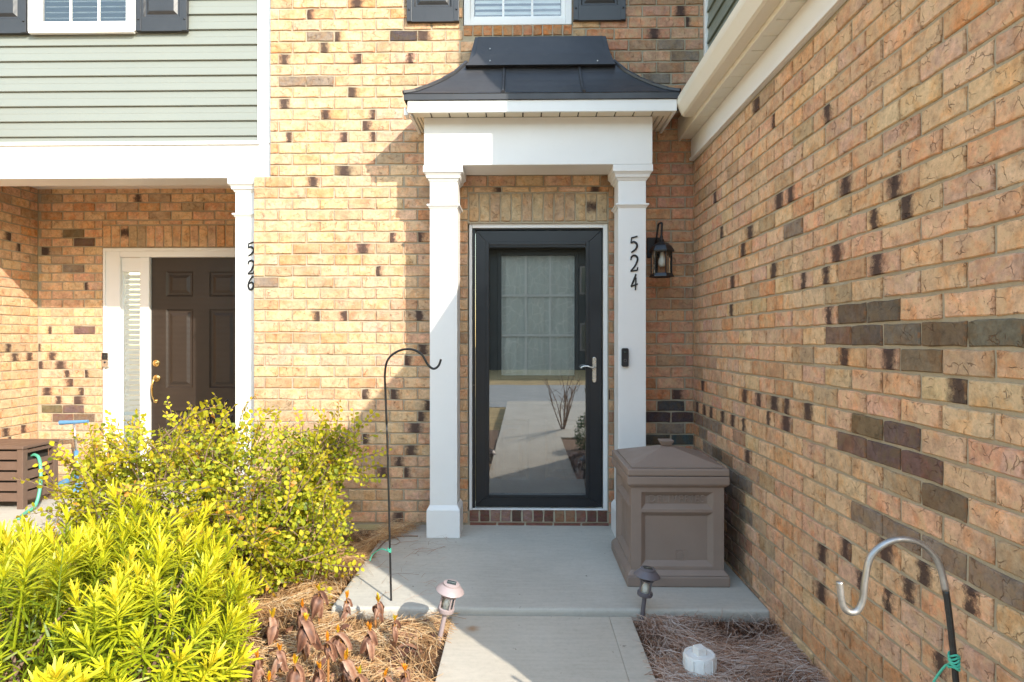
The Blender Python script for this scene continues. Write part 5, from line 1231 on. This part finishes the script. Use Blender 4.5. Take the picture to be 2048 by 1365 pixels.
place(lm, 'leaf_spray', sb, lp - ax * 0.08, ax, RNG.uniform(0.85, 1.2, len(lp)))
ip, inn = shell_points(LB, 14000, 0.0, (0.42, 0.93), cut=lambda p: p[1] < 4.4); n = len(ip)
dirs = unit(RNG.normal(size=(n, 3)) + inn * 0.5); nr = unit(RNG.normal(size=(n, 3)) * 0.8 + np.array([0.3, -0.5, 0.6])); l_ = RNG.uniform(.020, .035, n)
V, F, c = leaves_mesh(ip, dirs, nr, l_, l_ * 0.66, np.clip(RNG.normal(0.46, 0.22, n), 0, 1), 0.1, 0.12, 'oval')
finish(bpy.data.objects.new('inner_foliage', rawmesh('inner_foliage', V - np.array(ORG[sb.name]), F, 'loro', c)), sb, 'stuff')
for b_ in LB:
    for k in range(11):
        a = Vector((-1.75 + random.uniform(-.18, .18), 3.72 + random.uniform(-.1, .1), -0.08)); th = random.uniform(0, 6.28); rr = random.uniform(.3, .95)
        e = Vector((b_[0] + b_[3] * rr * math.cos(th), min(4.4, b_[1] + b_[4] * rr * math.sin(th)), b_[2] + b_[5] * random.uniform(0.3, 0.95)))
        m_ = a.lerp(e, .55) + Vector((random.uniform(-.1, .1), random.uniform(-.1, .1), .05))
        mb = MB(); mb.tube(bez([a, m_, e], 5), [0.008 - 0.00065 * i for i in range(11)], 6); br = build(mb, 'branch', 'twig', sb)
        for q in range(3):
            s_ = m_.lerp(e, random.uniform(0.1, .9)); e2 = s_ + Vector((random.uniform(-.15, .15), random.uniform(-.15, .15), random.uniform(.0, .16)))
            mb = MB(); mb.tube([s_, s_.lerp(e2, .5) + Vector((.01, 0, .01)), e2], [.003, .0022, .0012], 5); build(mb, 'twig', 'twig', br)
# long stray shoots
for (u0, v0), (u1, v1), yy in (((400, 850), (410, 803), 3.9), ((330, 870), (412, 800), 3.8), ((480, 840), (495, 795), 4.0), ((620, 860), (690, 853), 3.75), ((560, 850), (545, 815), 3.9), ((650, 850), (640, 820), 3.9), ((200, 900), (150, 880), 3.9), ((170, 960), (118, 905), 3.85), ((640, 980), (680, 1010), 3.6)):
    a, b = W(u0, v0, yy), W(u1, v1, yy - 0.1); d = (b - a)
    place([lm[random.randrange(10)]], 'leaf_spray', sb, [a + d * 0.1], [tuple(d.normalized())], [d.length / 0.22])

# withered plants
def withered_leaf(seed):
    r = random.Random(seed); L = r.uniform(0.075, 0.11); Wd = L * r.uniform(0.50, 0.72); nu, nv = 6, 4; vs, lc = [], []
    for i in range(nu + 1):
        f = i / nu; ww = Wd * math.sin(math.pi * min(1, f * 0.92 + 0.08)) ** 0.8 if f < 1 else 0.002
        x = 0.010 + L * 0.42 * math.sin(f * 1.5); z = 0.012 * math.sin(f * 3) - L * 0.95 * f ** 1.25
        for j in range(nv + 1):
            g = j / nv - .5; curl = 0.9 * Wd * (g * g) * 1.6
            vs.append((x - curl + r.uniform(-.002, .002), g * ww, z + r.uniform(-.003, .003))); lc.append(min(1, max(0, 0.55 + 0.25 * math.cos(g * 12) + r.uniform(-.12, .12))))
    fs = [(i * (nv + 1) + j, i * (nv + 1) + j + 1, (i + 1) * (nv + 1) + j + 1, (i + 1) * (nv + 1) + j) for i in range(nu) for j in range(nv)]
    me = rawmesh('leaf', vs, fs, 'withered', lc); me.polygons.foreach_set('use_smooth', [True] * len(fs)); return me
wl_ = [withered_leaf(i) for i in range(8)]
def bud_mesh(seed):
    r = np.random.default_rng(seed); n = 7; th = np.arange(n) * 2.399; el = np.radians(r.uniform(55, 86, n))
    d = np.stack([np.cos(th) * np.cos(el), np.sin(th) * np.cos(el), np.sin(el)], 1); nr = np.stack([-np.cos(th), -np.sin(th), np.full(n, 0.2)], 1)
    V, F, c = leaves_mesh(np.tile([[0, 0, -0.004]], (n, 1)), d, nr, r.uniform(.028, .046, n), r.uniform(.009, .014, n), r.uniform(0.1, 0.9, n), 0.2, -0.05, 'oval')
    return rawmesh('bud', V, F, 'bud', c)
bm_ = [bud_mesh(i) for i in range(5)]
WP = [(545, 1262, 1220, .9), (605, 1245, 1200, 1), (638, 1225, 1168, 1.1), (612, 1300, 1225, 1.1), (694, 1215, 1183, .6), (757, 1235, 1190, .85), (676, 1300, 1250, .9), (740, 1300, 1245, .9), (790, 1265, 1226, .6), (692, 1345, 1303, .9), (538, 1365, 1345, 1), (590, 1380, 1310, .9), (640, 1385, 1320, .9), (770, 1385, 1335, .9), (560, 1325, 1285, .7), (515, 1340, 1300, .7), (655, 1360, 1265, .6), (720, 1390, 1330, .9), (810, 1360, 1325, .6)]
for i, (u, vb, vt, s) in enumerate(WP):
    b = G(u, min(vb + 40, 1420), -0.06); top = W(u, vt, b.y)
    t = thing('withered_plant', b, 'withered brown plant with drooping dead leaves and an orange bud', 'plant', 'withered plants in the pine straw')
    hgt = top.z - b.z - 0.03
    bend = random.uniform(-.02, .02)
    mb = MB(); mb.tube(bez([b, b + Vector((bend, 0, hgt * .5)), b + Vector((0, 0, hgt))], 4), [0.0055, .005, .005, .0048, .0045, .0042, .004, .0038, .0036], 6); build(mb, 'stem', 'stem', t)
    nl = random.randint(4, 6)
    for k in range(nl):
        o = bpy.data.objects.new('leaf', wl_[random.randrange(8)]); o.parent = t
        o.location = (0, 0, hgt - 0.004 - 0.012 * k); sc_ = s * random.uniform(.75, 1.1); o.scale = (sc_,) * 3
        o.rotation_euler = (random.uniform(-.25, .25), random.uniform(-.2, .35), 2.1 * k + random.uniform(-.5, .5)); COL.objects.link(o)
    o = bpy.data.objects.new('bud', bm_[i % 5]); o.parent = t; o.location = (0, 0, hgt - 0.004); o.scale = (random.uniform(.85, 1.2) * (0.7 + .3 * s),) * 3; o.rotation_euler = (0, 0, random.uniform(0, 6)); COL.objects.link(o)
# fallen withered leaves (nobody could count them)
n = 420; P_ = np.stack([RNG.uniform(-1.35, -0.40, n), RNG.uniform(2.2, 3.05, n), np.full(n, -0.035)], 1)
V, F, c = leaves_mesh(P_, unit(RNG.normal(size=(n, 3)) * np.array([1, 1, .35])), unit(RNG.normal(size=(n, 3)) * .6 + np.array([0, 0, 1])), RNG.uniform(.03, .09, n), RNG.uniform(.015, .04, n), RNG.uniform(0, .8, n), .25, .3, 'oval')
o = finish(bpy.data.objects.new('fallen_leaves', rawmesh('fallen_leaves', V, F, 'withered', c)), None, 'stuff', 'dark brown dead leaves scattered over sunny straw', 'leaves')

# pine straw
def straw(name, n, region, z0, mat, label, height=0.035, wid=0.0017, hmap=None):
    x = np.empty((0, 2))
    while len(x) < n:
        c = np.stack([RNG.uniform(region[0], region[1], n), RNG.uniform(region[2], region[3], n)], 1)
        if hmap is not None: c = c[hmap(c[:, 0], c[:, 1]) > 0]
        x = np.concatenate([x, c])
    x = x[:n]; h = RNG.uniform(0, 1, n) ** 1.4 * height
    if hmap is not None: h = h * hmap(x[:, 0], x[:, 1])
    # clumped headings
    ang = 2.0 * np.sin(x[:, 0] * 7 + 1.3 * np.sin(x[:, 1] * 5)) + 1.5 * np.cos(x[:, 1] * 9 + x[:, 0] * 4) + RNG.normal(0, 0.9, n)
    L = RNG.uniform(0.07, 0.20, n); tilt = RNG.normal(0, 0.13, n); cur = RNG.normal(0, 0.35, n)
    d = np.stack([np.cos(ang), np.sin(ang)], 1); s = np.stack([-d[:, 1], d[:, 0]], 1)
    P = []
    for f in (-.5, -.15, .2, .5):
        xy = x + d * (L * f)[:, None] + s * (cur * L * (f * f))[:, None]
        zz_ = z0 + h + tilt * L * f + 0.01 * (1 - (2 * f) ** 2)
        zz_ = np.maximum(zz_, z0 + 0.001)
        if hmap is not None: zz_ = zz_ + np.where((x[:, 0] > -1.03) & (x[:, 1] > 3.2), 0.060 * np.clip((x[:, 0] + 1.03) / 0.06, 0, 1), 0.0)
        for e in (-1, 1): P.append(np.concatenate([xy + s * e * wid / 2, (zz_ + e * 0.0004)[:, None]], 1))
    V = np.stack(P, 1).reshape(-1, 3)
    k = np.arange(n) * 8
    Q = np.concatenate([np.stack([k + 2 * i, k + 2 * i + 1, k + 2 * i + 3, k + 2 * i + 2], 1) for i in range(3)])
    me = bpy.data.meshes.new(name); me.vertices.add(len(V)); me.vertices.foreach_set('co', V.ravel())
    me.loops.add(Q.size); me.loops.foreach_set('vertex_index', Q.ravel().astype(np.int32)); me.polygons.add(len(Q))
    me.polygons.foreach_set('loop_start', np.arange(0, Q.size, 4, dtype=np.int32)); me.polygons.foreach_set('loop_total', np.full(len(Q), 4, dtype=np.int32))
    me.update(calc_edges=True); me.validate(); me.materials.append(M[mat])
    lc = np.clip(0.30 + 0.35 * (h / max(height, 1e-6)) + RNG.normal(0, 0.22, n), 0, 1)
    at = me.attributes.new('lc', 'FLOAT', 'POINT'); at.data.foreach_set('value', np.repeat(lc, 8).astype(np.float32))
    finish(bpy.data.objects.new(name, me), None, 'stuff', label, 'pine straw')
def edge(y):
    t = np.clip((y - 3.85) / 0.65, 0, 1); return -0.965 + 0.025 * np.sin(y * 9) + 0.24 * t * t
def lmap(x, y):
    slab = (x > edge(y)) & (y > 3.10 + 0.02 * np.sin(x * 14)); walk_ = (x > -0.37 + 0.015 * np.sin(y * 11))
    m = np.where(slab | walk_, 0.0, 1.0)
    return m
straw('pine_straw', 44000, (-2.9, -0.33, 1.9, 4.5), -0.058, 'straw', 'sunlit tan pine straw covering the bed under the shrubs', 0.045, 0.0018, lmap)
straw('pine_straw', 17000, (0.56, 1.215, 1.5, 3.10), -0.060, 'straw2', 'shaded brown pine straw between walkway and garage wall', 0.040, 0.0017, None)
# a few needles blown on the slab
straw('pine_needles', 90, (-0.95, -0.45, 3.2, 4.45), 0.001, 'straw2', 'stray pine needles on the slab by the column base', 0.003, 0.0013, None)

# ------------------------------------------------------------------ out of view: things mirrored in the glass, an added garage and house
ng = thing('added_bounce_garage', (-6, 2.6, -0.1), 'added unseen brick garage wing beyond the porch, bouncing sunlight onto the garage wall', 'building')
mb = MB(); mb.box(-9.5, -4.66, 0.9, 4.57, -0.2, 2.95); build(mb, 'wall', M['gbrick'], ng)  # unseen block added to bounce warm light onto the garage side wall
mb = MB(); mb.prism([(0.7, 2.951), (4.55, 2.951), (4.55, 3.5)], 'x', -9.6, -4.56); build(mb, 'pent_roof', 'shingle', ng)
hs = thing('house', (-2, -24, -0.2), 'dark sided house across the street mirrored in the storm door', 'house')
mb = MB(); mb.box(-16, 13, -32, -24, -0.2, 6.2); build(mb, 'wall', 'charcoal', hs)
mb = MB(); mb.prism([(-33, 6.2), (-23.4, 6.2), (-28, 9.6)], 'x', -16.5, 13.5); build(mb, 'roof', 'shingle', hs)
for x in (-13, -9, -5.5, 3.0, 6.5, 9.5):
    for z in (0.8, 3.8):
        mb = MB(); mb.box(x, x + 1.1, -24.0 + .001, -23.95, z, z + 1.5); f_ = build(mb, 'window', 'pathdark', hs)
        mb = MB(); mb.box(x + .1, x + 1.0, -23.949, -23.94, z + .1, z + 1.4); build(mb, 'pane', 'panel', f_)
h2 = thing('house', (-27, -25, -0.2), 'added second dark house across the street, mirrored in the sidelight to hide sky', 'house')
mb = MB(); mb.box(-38, -18.5, -33, -25, -0.2, 6.6); build(mb, 'wall', 'charcoal', h2)  # added to keep bright sky out of the sidelight reflection
mb = MB(); mb.prism([(-34, 6.6), (-24.4, 6.6), (-29, 10.2)], 'x', -38.5, -18.0); build(mb, 'roof', 'shingle', h2)
for x in (-35, -30, -25, -21.5):
    mb = MB(); mb.box(x, x + 1.1, -24.999, -24.95, 3.8, 5.3); f_ = build(mb, 'window', 'pathdark', h2)
    mb = MB(); mb.box(x + .1, x + 1.0, -24.949, -24.94, 3.9, 5.2); build(mb, 'pane', 'panel', f_)
bs = thing('bare_shrub', (0.62, -0.55, -0.2), 'leafless twiggy shrub mirrored in the storm door glass', 'shrub')
for k in range(14):
    th = random.uniform(0, 6.28); e = Vector((0.62 + .38 * math.cos(th) * random.random(), -0.55 + .3 * math.sin(th), random.uniform(.5, .95))); a = Vector((0.62, -0.55, -0.1))
    mb = MB(); mb.tube(bez([a, a.lerp(e, .5) + Vector((random.uniform(-.06, .06), 0, .06)), e], 4), [.010 - .0009 * i for i in range(9)], 5); br = build(mb, 'branch', 'twig', bs)
    for q in range(4):
        s_ = a.lerp(e, random.uniform(.4, .95)); e2 = s_ + Vector((random.uniform(-.16, .16), random.uniform(-.1, .1), random.uniform(.05, .2)))
        mb = MB(); mb.tube([s_, e2], [.004, .0015], 5); build(mb, 'twig', 'twig', br)
bw = thing('boxwood', (0.86, 1.12, -0.08), 'green boxwood at the garage corner mirrored in the door glass', 'shrub')
bp_, bn = shell_points([(0.86, 1.12, 0.15, 0.2, 0.2, 0.27)], 1800, -0.05, (0.6, 1.0)); n = len(bp_)
V, F, c = leaves_mesh(bp_, unit(RNG.normal(size=(n, 3)) + bn), unit(RNG.normal(size=(n, 3)) + np.array([0, 0, 1])), RNG.uniform(.02, .032, n), RNG.uniform(.012, .018, n), RNG.uniform(0, 1, n), .1, .1, 'oval')
finish(bpy.data.objects.new('foliage', rawmesh('foliage', V - np.array(ORG[bw.name]), F, 'box_leaf', c)), bw, 'stuff')
mb = MB(); mb.tube([(0.86, 1.12, -.1), (0.87, 1.12, .2)], [.012, .006], 6); build(mb, 'stem', 'twig', bw)
